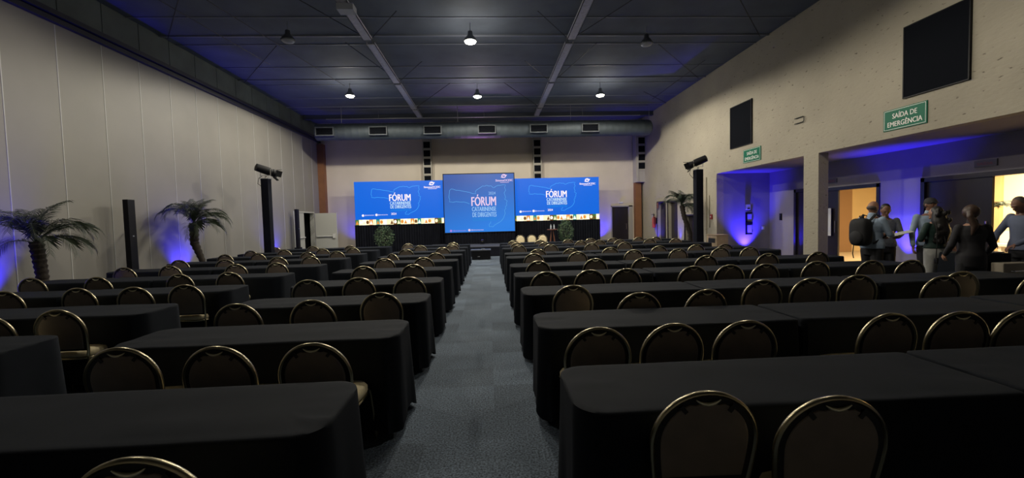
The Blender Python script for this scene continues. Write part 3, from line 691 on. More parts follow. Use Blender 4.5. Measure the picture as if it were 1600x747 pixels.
# ------------------------------------------------------------------ chairs
LEAN = 0.16
def bp(x, z, off=0.0):
    """point of the leaning back plane: x across, z height, off forwards"""
    return Vector((x, -0.20 - (z - 0.45) * LEAN + off, z))
def outline(inset=0.0, zb=0.50, n=24):
    R_ = 0.215 - inset; zc = 0.655; pts = []
    for z in [zb + (zc - zb) * i / 5 for i in range(5)]:
        pts.append((-(R_ - 0.02 * ((zc - z) / 0.2) ** 1.5), z))
    for i in range(n + 1):
        a = PI - PI * i / n; pts.append((R_ * math.cos(a), zc + R_ * math.sin(a)))
    for z in [zc - (zc - zb) * (i + 1) / 5 for i in range(5)]:
        pts.append(((R_ - 0.02 * ((zc - z) / 0.2) ** 1.5), z))
    return pts
def chair_parts():
    P = {}
    b = MB(); b.tube([bp(x, z) for x, z in [(-0.185, 0.42)] + outline(0, 0.47) + [(0.185, 0.42)]], 0.0105, 8, flat=1.25, up=(0, 1, 0.16))
    P['back_frame'] = b.mesh('back_frame', M_gold, True)
    o = outline(0.006, 0.475); oi = [(x, min(z, 0.826 + 0.006 * math.cos(x * 60))) for x, z in outline(0.032, 0.492)]
    b = MB(); b.mi = 1
    b.rings([[bp(x, z, off) for x, z in o] for off in (-0.006, 0.006)])
    b.mi = 0
    b.rings([[bp(x * k_, 0.66 + (z - 0.66) * k_, off) for x, z in oi] for k_, off in ((1.0, -0.0065), (0.985, -0.011), (0.93, -0.013))], cap0=False)
    P['backrest'] = b.mesh('backrest', [M_brown, M_darkclip], 50)
    oc = outline(0.028, 0.485)
    b = MB(); b.rings([[bp(x * k_, 0.66 + (z - 0.66) * k_, off) for x, z in oc] for k_, off in ((0.97, 0.0065), (0.985, 0.018), (0.93, 0.034), (0.75, 0.044), (0.4, 0.050), (0.05, 0.052))])
    P['back_cushion'] = b.mesh('back_cushion', M_cream, 60)
    b = MB(); pts = []
    for i in range(13):
        t_ = -1 + 2 * i / 12; pts.append(bp(t_ * 0.050, 0.846 - 0.020 * (1 - t_ * t_), -0.014))
    b.tube(pts, 0.006, 8, rads=[0.0020 + 0.0068 * (1 - (-1 + 2 * i / 12) ** 2) for i in range(13)])
    P['handle'] = b.mesh('handle', mat('brass_handle', (0.85, 0.78, 0.55, 1), 0.4, 0.8), True)
    P['clips'] = [MB().obox(Matrix.Translation(bp(s * 0.098, 0.805, -0.010)) @ Matrix.Rotation(s * 0.7, 4, 'Y'), 0.018, 0.014, 0.034).mesh('mounting_clip', M_darkclip) for s in (-1, 1)]
    b = MB()
    def srect(k_, z):
        out = []
        for i in range(32):
            a = 2 * PI * i / 32; cx, sy = math.cos(a), math.sin(a); e = 0.55
            x = math.copysign(abs(cx) ** e, cx) * 0.205 * k_; y = math.copysign(abs(sy) ** e, sy) * 0.21 * k_
            x *= 1 - 0.06 * (0.5 - y / 0.42); out.append(Vector((x, y + 0.01, z)))
        return out
    b.rings([srect(0.95, 0.405), srect(1.0, 0.42), srect(1.0, 0.445), srect(0.93, 0.465), srect(0.6, 0.476), srect(0.1, 0.478)])
    P['seat'] = b.mesh('seat', M_cream, 60)
    b = MB(); ring = srect(0.96, 0.395); b.tube(ring + [ring[0]], 0.010, 6); P['seat_frame'] = b.mesh('seat_frame', M_gold, True)
    P['legs'] = []
    for s in (-1, 1):
        P['legs'].append(MB().tube([bp(s * 0.185, 0.44), (s * 0.19, -0.195, 0.40), (s * 0.20, -0.215, 0.2), (s * 0.205, -0.26, 0.0)], 0.0105, 8).mesh('leg', M_gold, True))
        P['legs'].append(MB().tube([(s * 0.185, 0.185, 0.40), (s * 0.190, 0.20, 0.37), (s * 0.20, 0.225, 0.2), (s * 0.205, 0.24, 0.0)], 0.0105, 8).mesh('leg', M_gold, True))
    return P
CP = chair_parts()
c0 = thing('banquet_chair', 'x', 'chair')
link('back_frame', CP['back_frame'], c0); br = link('backrest', CP['backrest'], c0); link('handle', CP['handle'], br)['label'] = 'bright brass crescent handle'
link('mounting_clip', CP['clips'][0], br); link('mounting_clip', CP['clips'][1], br); link('back_cushion', CP['back_cushion'], c0)['label'] = 'cream front cushion'
link('seat', CP['seat'], c0)['label'] = 'cream padded seat'; link('seat_frame', CP['seat_frame'], c0)
for m_ in CP['legs']: link('leg', m_, c0)
CH_used = [False]
def place_chair(X, Y, rz, label, group):
    # X, Y is where the top of the back stands; the origin is the middle of the seat
    off = Vector((0, 0.20 + 0.42 * LEAN)); off.rotate(Matrix.Rotation(rz, 2)) if False else None
    ox = X - math.sin(rz) * 0.267; oy = Y + math.cos(rz) * 0.267
    if not CH_used[0]:
        CH_used[0] = True; c = c0; c.location = (ox, oy, 0); c.rotation_euler = (0, 0, rz); c['label'] = label; c['group'] = group; return c
    return dup(c0, (ox, oy, 0), rz, label, group)
# (row, X, Y of back top, turn in degrees)
R_CH = {1: [(0.86, 1.63, 0), (1.32, 1.53, -3)],
        2: [(0.69, 2.68, 0), (1.20, 2.70, 2), (1.70, 2.70, -2), (2.75, 2.74, 0), (3.23, 2.71, -2), (3.67, 2.68, 0)],
        3: [(0.87, 4.42, 0), (1.39, 3.86, 0), (2.06, 3.90, 3), (2.91, 4.34, 0), (3.45, 4.34, -2), (4.09, 4.46, -4), (4.78, 4.19, 0), (5.30, 4.45, -3), (5.78, 4.12, -2)],
        4: [(0.75, 5.63, 0), (1.36, 5.69, 1), (1.87, 5.70, 0), (2.84, 5.74, 0), (3.37, 5.75, -1), (3.88, 5.73, 0), (4.71, 5.83, 0), (5.44, 5.72, 0), (5.93, 5.62, -3)],
        5: [(0.82, 7.15, 0), (1.83, 7.25, 0), (2.65, 7.14, 0), (3.81, 7.22, 0), (4.93, 7.22, 0), (5.87, 7.23, 0)],
        6: [(0.91, 8.75, 0), (1.86, 8.85, 0), (3.09, 8.90, 0), (4.06, 8.88, 0), (4.97, 8.83, 0), (5.57, 8.74, 0)],
        7: [(1.14, 9.98, 0), (1.91, 9.85, 0), (2.85, 9.84, 0), (4.03, 9.84, 0), (5.01, 9.98, 0), (5.65, 9.84, 0)],
        8: [(0.81, 11.8, 0), (1.70, 11.7, 0), (2.85, 11.68, 0), (3.83, 11.78, 0)],
        9: [(0.84, 13.05, 0), (1.69, 12.85, 0), (2.86, 13.1, 0), (3.45, 13.1, 0), (4.11, 13.1, 0), (5.06, 13.1, 0), (5.86, 13.0, 0)],
        10: [(0.82, 14.45, 0), (1.72, 14.3, 0), (2.65, 14.15, 0), (3.48, 14.4, 0), (4.23, 14.28, 0), (5.16, 14.36, 0), (5.66, 14.1, 0)]}
A_CH = {1: [(-1.14, 1.35, 0)], 2: [(-1.09, 2.58, 0), (-1.66, 2.59, 0), (-2.27, 2.65, 0)], 3: [(-1.14, 4.38, 0), (-1.71, 4.08, 0), (-2.37, 4.02, 0)],
        4: [(-1.07, 5.56, 0), (-1.76, 5.68, 0), (-2.38, 5.60, 0)], 5: [(-1.31, 7.22, 0), (-2.13, 7.18, 0)], 6: [(-1.35, 8.6, 0), (-2.14, 8.64, 0)],
        7: [(-1.24, 9.71, 0), (-2.26, 9.85, -38)], 8: [(-1.30, 11.65, 0), (-2.25, 11.42, 0)], 9: [(-1.15, 12.93, 0), (-2.12, 13.0, 0)], 10: [(-1.23, 14.26, 0), (-2.75, 14.4, 25)]}
B_CH = {3: [(-3.96, 4.03, 0), (-4.38, 3.86, 0)], 4: [(-3.87, 5.52, 0), (-4.43, 5.45, 0), (-5.17, 5.53, 0), (-5.95, 5.45, 0)],
        5: [(-4.15, 6.90, 0), (-4.87, 6.84, 0), (-6.04, 6.78, 0), (-7.17, 6.95, 0)], 6: [(-4.15, 8.40, 0), (-4.91, 8.38, 0), (-6.18, 8.45, 0), (-6.93, 8.34, 0)],
        7: [(-4.12, 9.88, 0), (-4.84, 9.88, 0), (-5.87, 9.65, 0), (-7.01, 9.88, 0)], 8: [(-4.06, 11.40, 0), (-4.80, 11.36, 0), (-6.12, 11.45, 0), (-6.90, 11.35, 0)],
        9: [(-4.10, 12.85, 0), (-4.97, 12.8, 0), (-6.09, 12.82, 0), (-7.04, 12.8, 0)], 10: [(-4.58, 14.10, 0), (-5.90, 14.4, 0), (-7.12, 14.4, 0)]}
for tab, grp, ref, blk in ((R_CH, 'chairs on the exit-sign side', 'from the aisle', 'exit-sign side'), (A_CH, 'chairs of the middle block', 'from the aisle', 'middle block'), (B_CH, 'chairs on the palm side', 'from the gap', 'palm side')):
    for row, L_ in tab.items():
        L_ = sorted(L_, key=lambda q: abs(q[0]))
        for k_, (x, y, dg) in enumerate(L_):
            lab = f'gold-rimmed brown chair, {ORD[k_ + 1]} {ref}, {ORD[row]} row from the rear, {blk}'
            if abs(dg) > 20: lab = f'gold-rimmed chair turned askew showing its cream front, {ORD[row]} row from the rear, {blk}'
            place_chair(x, y, math.radians(dg + random.uniform(-2, 2)), lab, grp)
for k_, x in enumerate((1.40, 1.92, 2.42)):
    place_chair(x, 19.2, PI + 0.05, f'cream-fronted chair facing the hall before the stage, {("beside the centre screen", "middle of the three", "by the bar table")[k_]}', 'cream chairs facing the hall')

# ------------------------------------------------------------------ plants
M_frond = mat('palm_green', (0.022, 0.034, 0.018, 1), 0.5, var=0.3, scale=8)
M_trunk = mat('palm_trunk', (0.028, 0.021, 0.016, 1), 0.9, var=0.3, scale=25, bump=0.6, bscale=40)
M_pot = mat('dark_pot', (0.03, 0.025, 0.022, 1), 0.5)
def frond_mesh(L, arch, droop, seed):
    rnd = random.Random(seed); b = MB(); pts = []; n = 22
    a = arch; p = Vector((0, 0, 0)); st = L / n
    for i in range(n + 1):
        pts.append(p.copy()); p = p + Vector((math.cos(a), 0, math.sin(a))) * st; a -= droop / n * (0.5 + 1.3 * i / n)
    b.tube(pts, 0.01, 5, rads=[0.010 * (1 - 0.85 * i / n) for i in range(n + 1)])
    for i in range(3, n + 1):
        for q in (0.0, 0.5):
            if i == n and q: continue
            P0 = pts[i] if not q else (pts[i] + pts[i + 1]) / 2
            t_ = (pts[min(i + 1, n)] - pts[i - 1]).normalized(); f = i / n
            ll = L * 0.30 * math.sin(min(1, 0.25 + f * 0.9) * PI * 0.85 + 0.2) + 0.05
            for s in (-1, 1):
                sd = Vector((0, s, 0)); dirn = (sd * 0.62 + t_ * 0.80 + Vector((0, 0, 0.12 - 0.3 * f + rnd.uniform(-0.15, 0.15)))).normalized()
                mid = P0 + dirn * ll * 0.5; end = P0 + dirn * ll + Vector((0, 0, -0.28 * ll)); wv = t_ * 0.0048
                vs = [b.bm.verts.new(v) for v in (P0 - wv, mid - wv * 1.2, end, mid + wv * 1.2, P0 + wv)]
                b.bm.faces.new(vs)
    return b.mesh('frond', M_frond)
def palm(name, label, x, y, tpts, rads, L, nf, seed, potr=0.22):
    rnd = random.Random(seed)
    t = thing('potted_palm', label, 'palm', (x, y, 0), 0, 'potted palms')
    b = MB(); N = 40; P = []; R_ = []
    for i in range(N + 1):
        f = i / N * (len(tpts) - 1); k_ = min(int(f), len(tpts) - 2); g = f - k_
        P.append(Vector(tpts[k_]).lerp(Vector(tpts[k_ + 1]), g)); rr = rads[k_] * (1 - g) + rads[k_ + 1] * g
        R_.append(rr * (1 + 0.10 * ((i % 3) - 1)))
    b.tube(P, 0.1, 12, rads=R_, up=(1, 0, 0)); b.build('trunk', M_trunk, t, True)
    top = P[-1]
    var = [frond_mesh(L * s, a, dr, seed + q) for q, (s, a, dr) in enumerate(((1, 1.15, 2.2), (0.95, 0.8, 1.9), (0.95, 1.35, 2.2), (0.85, 0.35, 1.7), (0.8, 1.45, 1.2)))]
    for i in range(nf):
        o = link('frond', var[i % len(var)], t); o.location = top + Vector((0, 0, -0.02 * (i % 3)))
        az = i * 2.399963 + rnd.uniform(-0.2, 0.2)
        o.rotation_euler = (rnd.uniform(-0.15, 0.15), rnd.uniform(-0.15, 0.12), az)
        room = (x + top.x - XL) if x < 0 else (XR - x - top.x)
        tow = -math.cos(az) if x < 0 else math.cos(az)
        if tow > 0.1:
            k_ = min(1.0, (room - 0.12) / (tow * L * 0.80)); o.scale = (k_, min(1, k_ + 0.2), min(1, k_ + 0.15))
    MB().lathe([(potr * 0.7, 0), (potr, 0.28), (potr * 1.08, 0.30), (potr * 1.08, 0.34), (potr * 0.95, 0.34), (potr * 0.9, 0.30)], 24).build('pot', M_pot, t, 40)
    return t
palm('p', 'tall potted palm by the panelled wall, the one nearer the first rows', -7.95, 7.85, [(0.05, 0, 0.25), (0.06, 0, 0.8), (0.0, 0, 1.42)], [0.085, 0.085, 0.10], 1.12, 26, 11)
palm('p', 'tall potted palm with curved trunk before the blue-lit panelled wall', -7.95, 11.85, [(0.25, 0, 0.25), (0.16, 0, 0.7), (-0.02, 0, 1.2), (0.0, 0, 1.72)], [0.06, 0.07, 0.10, 0.11], 1.08, 28, 23)
palm('p', 'tall potted palm with leaning trunk beside the pole and dark doors', 7.62, 16.1, [(0.22, 0, 0.25), (0.20, 0, 0.9), (-0.02, 0, 1.5), (-0.12, 0, 1.98)], [0.07, 0.08, 0.09, 0.09], 0.95, 24, 37)
# foyer plant seen through the doorway
t = thing('foyer_plant', 'thin-leaved dark plant standing in the bright foyer beyond the doorway', 'plant', (13.6, 10.75, 0))
MB().tube([(0, 0, 0.25), (0.02, 0.03, 1.0), (0, 0, 1.57)], 0.02).build('stem', M_trunk, t)
MB().lathe([(0.14, 0), (0.19, 0.30), (0.17, 0.30), (0.15, 0.25)], 18).build('pot', M_pot, t)
for i in range(14):
    o = link('frond', frond_mesh(0.5, 0.7, 1.2, 80 + i % 3) if i < 3 else None, t) if i < 3 else None
    if i < 3: FR = o.data; keep = [o.data] if i == 0 else keep + [o.data]
    else: o = link('frond', keep[i % 3], t)
    o.location = (0, 0, 1.55); o.rotation_euler = (0, random.uniform(-0.3, 0.2), i * 2.4)
# shrubs by the stage
M_leaf = mat('shrub_leaf', (0.10, 0.16, 0.075, 1), 0.45, var=0.4, scale=6)
def shrub(x, y, h, w, label, seed):
    rnd = random.Random(seed); t = thing('potted_shrub', label, 'shrub', (x, y, 0), 0, 'potted shrubs before the LED walls')
    b = MB()
    for i in range(1500):
        a = rnd.uniform(0, 2 * PI); z = rnd.uniform(-1, 1); rr = (1 - z * z) ** 0.5; k_ = rnd.uniform(0.6, 1.05)
        p = Vector((math.cos(a) * rr * w / 2 * k_, math.sin(a) * rr * w / 2 * k_, 0.40 + (h - 0.40) * (0.5 + 0.5 * z * k_)))
        e = Euler((rnd.uniform(-1, 1), rnd.uniform(-1, 1), rnd.uniform(0, 6.28))).to_matrix(); s = rnd.uniform(0.022, 0.040)
        b.poly([p + e @ Vector(q) * s for q in ((-1, 0, 0), (-0.3, 0.55, 0.1), (1, 0, 0), (-0.3, -0.55, 0.1))])
    o = b.build('foliage', M_leaf, t); o['kind'] = 'stuff'
    b = MB()
    for i in range(7):
        a = i * 0.9; b.tube([(0, 0, 0.28), (0.1 * math.cos(a), 0.1 * math.sin(a), 0.6), (w * 0.35 * math.cos(a), w * 0.35 * math.sin(a), h * 0.85)], 0.012, 5)
    b.build('stems', M_trunk, t)
    MB().lathe([(0.16, 0), (0.22, 0.34), (0.235, 0.34), (0.235, 0.38), (0.2, 0.38), (0.19, 0.3)], 24).build('pot', M_pot, t, 40)
shrub(-4.95, 20.2, 1.45, 0.95, 'bushy green potted shrub before the LED wall nearer the pale door', 5)
shrub(3.62, 19.9, 1.55, 0.75, 'tall green potted shrub before the LED wall beside the bar table', 9)
# bar table with bottles
t = thing('bar_table', 'tall small bar table with splayed wooden legs beside the shrub', 'table', (2.93, 19.6, 0))
M_wood = mat('red_wood', (0.16, 0.06, 0.03, 1), 0.5, var=0.2, scale=12)
MB().lathe([(0.24, 1.06), (0.25, 1.065), (0.25, 1.09), (0.24, 1.095)], 28).build('tabletop', M_wood, t, 40)
for i in range(4):
    a = PI / 4 + i * PI / 2; MB().tube([(0.05 * math.cos(a), 0.05 * math.sin(a), 1.06), (0.22 * math.cos(a), 0.22 * math.sin(a), 0)], 0.02, 8).build('leg', M_wood, t)
for i, (x, lab) in enumerate(((2.87, 'clear water bottle on the bar table, the one beside the centre screen'), (3.02, 'clear water bottle on the bar table, the one beside the shrub'))):
    q = thing('water_bottle', lab, 'bottle', (x, 19.6, 1.095), 0, 'bottles on the bar table')
    MB().lathe([(0.03, 0), (0.034, 0.01), (0.034, 0.13), (0.03, 0.16), (0.013, 0.19), (0.013, 0.205)], 16).build('bottle_body', mat('bottle_plastic', (0.5, 0.55, 0.62, 1), 0.15), q, 40)
    MB().lathe([(0.015, 0.205), (0.015, 0.23)], 12).build('cap', M_white, q)

# ------------------------------------------------------------------ poles, speakers, uplights
def pole(x, y, h, label, wd, aim, lab2):
    t = thing('lighting_tower', label, 'tower', (x, y, 0), 0, 'black draped lighting towers')
    MB().box(-0.35, 0.35, -0.35, 0.35, 0, 0.02).build('base_plate', M_black, t)
    b = MB(); hw = wd / 2
    b.rings([[Vector((sx * hw * k_, sy * hw * k_, z)) for sx, sy in ((-1, -1), (-0.3, -1.04), (0.3, -1.02), (1, -1), (1.03, 0), (1, 1), (0, 1.03), (-1, 1), (-1.04, 0.2))] for z, k_ in ((0.02, 1.10), (0.4, 1.03), (1.5, 0.98), (h - 0.05, 1.0), (h, 1.0))])
    b.build('fabric_sleeve', M_blackfab, t)
    MB().box(-0.12, 0.12, -0.12, 0.12, h, h + 0.02).build('top_plate', M_steel, t)
    q = thing('stage_spotlight', lab2, 'spotlight', (x, y, h + 0.02), 0, 'spotlights on the towers')
    MB().tube([(0, 0, 0.0), (0, 0, 0.08)], 0.03).box(-0.16, 0.16, -0.02, 0.02, 0.08, 0.10).box(-0.17, -0.15, -0.02, 0.02, 0.08, 0.30).box(0.15, 0.17, -0.02, 0.02, 0.08, 0.30).build('yoke', M_chrome, q)
    R_ = Vector(aim).to_track_quat('Z', 'Y').to_matrix().to_4x4(); mx = Matrix.Translation((0, 0, 0.26)) @ R_
    MB().lathe([(0.06, -0.30), (0.115, -0.28), (0.125, -0.05), (0.125, 0.12), (0.105, 0.13), (0.105, 0.20), (0.12, 0.21), (0.12, 0.30), (0.08, 0.30)], 20, mx=mx).build('housing', M_black, q, 40)
    MB().lathe([(0.09, 0.301), (0.09, 0.306)], 20, mx=mx).build('lens', mat('lens_glass', (0.5, 0.5, 0.5, 1), 0.1, 0.5), q)
    b = MB()
    for s in (-1, 1):
        b.obox(mx @ Matrix.Translation((s * 0.15, 0, 0.36)) @ Matrix.Rotation(s * 0.45, 4, 'Y'), 0.006, 0.2, 0.16)
        b.obox(mx @ Matrix.Translation((0, s * 0.15, 0.36)) @ Matrix.Rotation(-s * 0.45, 4, 'X'), 0.2, 0.006, 0.16)
    b.build('barn_doors', M_black, q)
    MB().tube([(-0.1, 0.03, 0.1), (-0.24, 0.05, 0.02), (-0.28, 0.05, -0.15), (-0.12, 0.1, -0.3)], 0.008).build('power_cable', M_black, q)
    light('SPOT', tuple((mx @ Vector((0, 0, 0.45)))), 14, (1, 0.85, 0.75), q, aim, 0.05, 26, 0.5)
pole(-7.03, 13.87, 3.07, 'tall black draped lighting tower standing among tables near the panelled wall', 0.22, (0.85, 0.9, -0.38), 'black stage spotlight with barn doors on tower near the panelled wall')
pole(7.2, 14.2, 3.12, 'tall black draped lighting tower beside the blue-lit recess', 0.24, (-0.9, 0.6, -0.42), 'black stage spotlight with barn doors on tower beside the blue-lit recess')
for (x, y, lab) in ((-8.3, 10.25, 'slim black column loudspeaker against the panelled wall, between the two palms'), (-8.35, 18.9, 'slim black column loudspeaker against the panelled wall beside the pale door')):
    t = thing('column_speaker', lab, 'speaker', (x, y, 0), 0, 'slim column loudspeakers')
    MB().box(-0.11, 0.11, -0.13, 0.13, 0, 0.62, 0.01).build('subwoofer', M_black, t)
    MB().box(-0.06, 0.06, -0.10, 0.10, 0.62, 2.28, 0.01).build('column_array', M_black, t)
    MB().box(0.061, 0.064, -0.02, 0.02, 1.42, 1.45).build('badge', M_steel, t)
BLUE = (0.035, 0.018, 1.0)
M_bl = mat('blue_lens', (0, 0, 0, 1), emit=(0.15, 0.12, 1, 1), es=6)
def uplight(x, y, aim, label, p=1.0, cone=110, z=0.0):
    t = thing('led_uplight', label, 'uplight', (x, y, z), 0, 'blue LED uplights')
    R_ = Vector(aim).to_track_quat('Z', 'Y').to_matrix().to_4x4(); mx = Matrix.Translation((0, 0, 0.13)) @ R_
    MB().box(-0.09, 0.09, -0.02, 0.02, 0, 0.015).box(-0.11, -0.095, -0.02, 0.02, 0, 0.15).box(0.095, 0.11, -0.02, 0.02, 0, 0.15).build('bracket', M_black, t)
    MB().lathe([(0.05, -0.09), (0.09, -0.06), (0.095, 0.07), (0.08, 0.075)], 18, mx=mx).build('housing', M_black, t, 40)
    MB().lathe([(0.075, 0.072), (0.075, 0.078)], 18, mx=mx).build('lens', M_bl, t)
    light('SPOT', tuple(mx @ Vector((0, 0, 0.12))), BLUE_W * p, BLUE, t, aim, 0.05, cone, 0.9)
uplight(-8.4, 7.6, (-0.38, 0.0, 1), 'blue uplight at the panelled wall behind the nearer palm', 1.7, 85)
uplight(-8.4, 12.35, (-0.35, 0.0, 1), 'blue uplight at the panelled wall behind the curved palm', 1.0, 95)
uplight(-8.4, 17.4, (-0.35, 0.0, 1), 'blue uplight at the panelled wall beyond the lighting tower', 0.7, 120)
uplight(-6.85, 21.7, (-0.05, 0.25, 1), 'blue uplight at the back wall beside the LED wall nearer the pale door', 0.5, 100)
uplight(5.95, 22.1, (0.0, 0.2, 1), 'blue uplight at the back wall between LED wall and dark door', 0.8, 100)
uplight(8.0, 20.3, (0.2, 0.0, 1), 'blue uplight below the fire extinguisher', 0.45, 90)
uplight(9.35, 14.72, (0.0, 0.28, 1), 'blue uplight on the floor of the recess beyond the column', 2.6, 88)
uplight(10.02, 9.85, (0.16, 0.0, 1), 'blue uplight at the corridor wall between the two doorways', 2.6, 70)
uplight(-0.35, 20.15, (0.0, 0.35, 1), 'blue uplight on the stage under the centre screen', 0.12, 40, 0.45)
uplight(8.05, 17.95, (0.2, 0.0, 1), 'blue uplight at plaster wall behind the leaning palm', 0.35, 50)

# recess fittings
t = thing('wall_dispenser', 'small pale dispenser high on the blue-lit recess end wall', 'dispenser', (9.45, 15.02, 1.72))
MB().box(-0.08, 0.08, -0.09, 0, 0, 0.2, 0.015).build('casing', M_white, t)
MB().box(-0.05, 0.05, -0.095, -0.088, 0.02, 0.07).build('slot', M_darkclip, t)
t = thing('wall_rack', 'black metal E-shaped wall rack on the blue-lit recess end wall', 'rack', (9.5, 15.02, 0.82))
MB().box(-0.12, -0.08, -0.05, 0, 0, 0.8).box(-0.12, 0.12, -0.05, 0, 0.77, 0.81).box(-0.12, 0.12, -0.06, 0, 0.37, 0.46).box(-0.12, 0.12, -0.05, 0, 0, 0.04).build('rack_frame', M_black, t)
MB().box(-0.06, 0.10, -0.04, -0.005, 0.48, 0.74).box(-0.06, 0.10, -0.04, -0.005, 0.06, 0.34).build('leaflets', mat('leaflet', (0.35, 0.35, 0.4, 1), 0.6), t)
t = thing('light_switch', 'small white switch plate low on the recess end wall', 'switch', (10.05, 15.02, 0.98))
MB().box(-0.05, 0.05, -0.012, 0, 0, 0.12, 0.004).build('plate', M_white, t); MB().box(-0.02, 0.02, -0.018, -0.012, 0.03, 0.09).build('rocker', M_swhite, t)
t = thing('intercom', 'small black intercom on the corridor wall beside the recess corner', 'intercom', (XO, 14.4, 1.32))
MB().box(-0.04, 0, -0.05, 0.05, 0, 0.24, 0.008).build('housing', M_black, t); MB().box(-0.045, -0.04, -0.03, 0.03, 0.14, 0.2).build('display', M_darkclip, t)
# litter bin
t = thing('litter_bin', 'wooden litter bin with dark slot at the edge of the recess', 'bin', (7.95, 14.35, 0))
M_bin = mat('bin_wood', (0.36, 0.27, 0.17, 1), 0.6, var=0.15, scale=6)
MB().box(-0.2, 0.2, -0.33, 0.33, 0.02, 0.86, 0.006).build('bin_body', M_bin, t)
MB().box(-0.205, -0.199, -0.22, 0.22, 0.60, 0.76).build('slot', M_darkclip, t)
MB().box(-0.215, 0.215, -0.345, 0.345, 0.86, 0.885, 0.006).build('lid', M_bin, t)

# registration desk, laptop, case
t = thing('draped_desk', 'black-draped registration desk in front of the man with the laptop', 'desk', (7.63, 6.25, 0))
b = MB(); P = perim(0.62, 0.52, 0.04, 24)
b.rings([[Vector((x * (0.98 if z > 0.87 else 1) + nx * (0.9 - z) * 0.04 + nx * 0.015 * math.sin(i * 0.7) * (0.9 - z), y * (0.98 if z > 0.87 else 1) + ny * (0.9 - z) * 0.04 + ny * 0.015 * math.sin(i * 0.7) * (0.9 - z), z)) for i, (x, y, nx, ny, c) in enumerate(P)] for z in (0.012, 0.3, 0.6, 0.86, 0.88)], cap0=False)
b.build('tablecloth', M_cloth, t, 50)
MB().box(-0.29, 0.29, -0.24, 0.24, 0.84, 0.865).build('desktop', M_pine, t)
t = thing('laptop', 'grey laptop keyboard on the registration desk', 'laptop', (7.66, 6.15, 0.885), 0.1)
MB().box(-0.24, 0.2, -0.13, 0.13, 0, 0.018, 0.004).build('keyboard_deck', mat('laptop_grey', (0.16, 0.17, 0.20, 1), 0.4), t)
b = MB()
for i in range(14):
    for j in range(5): b.box(-0.21 + i * 0.028, -0.188 + i * 0.028, -0.10 + j * 0.03, -0.078 + j * 0.03, 0.018, 0.022)
b.build('keys', M_darkclip, t)
t = thing('flight_case', 'beige case with chrome handle before the registration desk', 'case', (7.50, 5.84, 0))
MB().box(0.0, 0.46, -0.08, 0.08, 0.02, 0.76, 0.01).build('case_body', mat('beige_case', (0.30, 0.26, 0.20, 1), 0.6), t)
MB().tube([(0.12, -0.08, 0.64), (0.13, -0.11, 0.645), (0.30, -0.11, 0.65), (0.31, -0.08, 0.655)], 0.012).build('handle', M_chrome, t)

# ------------------------------------------------------------------ people
M_skin = mat('skin', (0.34, 0.18, 0.115, 1), 0.5); M_skin2 = mat('skin_tan', (0.22, 0.11, 0.07, 1), 0.5)
def remesh(b, name, m, vox, parent, smooth_it=3):
    me = b.mesh('tmp', m); o = link('tmp', me)
    md = o.modifiers.new('r', 'REMESH'); md.mode = 'VOXEL'; md.voxel_size = vox
    ms = o.modifiers.new('s', 'SMOOTH'); ms.factor = 0.5; ms.iterations = smooth_it
    bpy.context.view_layer.update()
    m2 = bpy.data.meshes.new_from_object(o.evaluated_get(bpy.context.evaluated_depsgraph_get()))
    bpy.data.objects.remove(o)
    for p in m2.polygons: p.use_smooth = True
    if not m2.materials: m2.materials.append(m)
    return link(name, m2, parent)
def limb(b, pts, rads, seg=12, flat=1.0, up=None):
    """tapered limb with round ends"""
    P = [Vector(p) for p in pts]; out = []; RR_ = []
    for i in range(len(P) - 1):
        for q in range(6):
            f = q / 6; out.append(P[i].lerp(P[i + 1], f)); RR_.append(rads[i] * (1 - f) + rads[i + 1] * f)
    out.append(P[-1]); RR_.append(rads[-1])
    b.tube(out, 0.1, seg, rads=RR_, flat=flat, up=up)
    for p, r_ in ((P[0], rads[0]), (P[-1], rads[-1])): b.blob(p, r_, r_, r_, 12)
    for p, r_ in zip(P[1:-1], rads[1:-1]): b.blob(p, r_ * 0.99, r_ * 0.99, r_ * 0.99, 12)
def hand(b, wrist, dirn, palmn, s=1.0, curl=0.5):
    """palm, five fingers; dirn along fingers, palmn the palm's facing"""
    D_ = Vector(dirn).normalized(); Nn = Vector(palmn); Nn = (Nn - D_ * Nn.dot(D_)).normalized(); S = D_.cross(Nn)
    w_ = Vector(wrist); c = w_ + D_ * 0.045 * s
    R_ = Matrix((S, D_, Nn)).transposed()
    b.blob(c, 0.042 * s, 0.052 * s, 0.016 * s, 14, R_)
    for k_, (off, ln) in enumerate(((-0.030, 0.062), (-0.010, 0.072), (0.010, 0.078), (0.030, 0.070))):
        p0 = w_ + D_ * 0.085 * s + S * off * s; a = curl * 0.7
        p1 = p0 + (D_ * math.cos(a) + Nn * math.sin(a)) * ln * 0.5 * s; a2 = curl * 1.6
        p2 = p1 + (D_ * math.cos(a2) + Nn * math.sin(a2)) * ln * 0.5 * s
        limb(b, [p0, p1, p2], [0.0095 * s, 0.009 * s, 0.0075 * s], 8)
    t0_ = w_ + D_ * 0.03 * s + S * 0.038 * s
    limb(b, [t0_, t0_ + (S * 0.7 + D_ * 0.6 + Nn * 0.3) * 0.035 * s, t0_ + (S * 0.6 + D_ * 1.3 + Nn * 0.7) * 0.045 * s], [0.012 * s, 0.010 * s, 0.008 * s], 8)
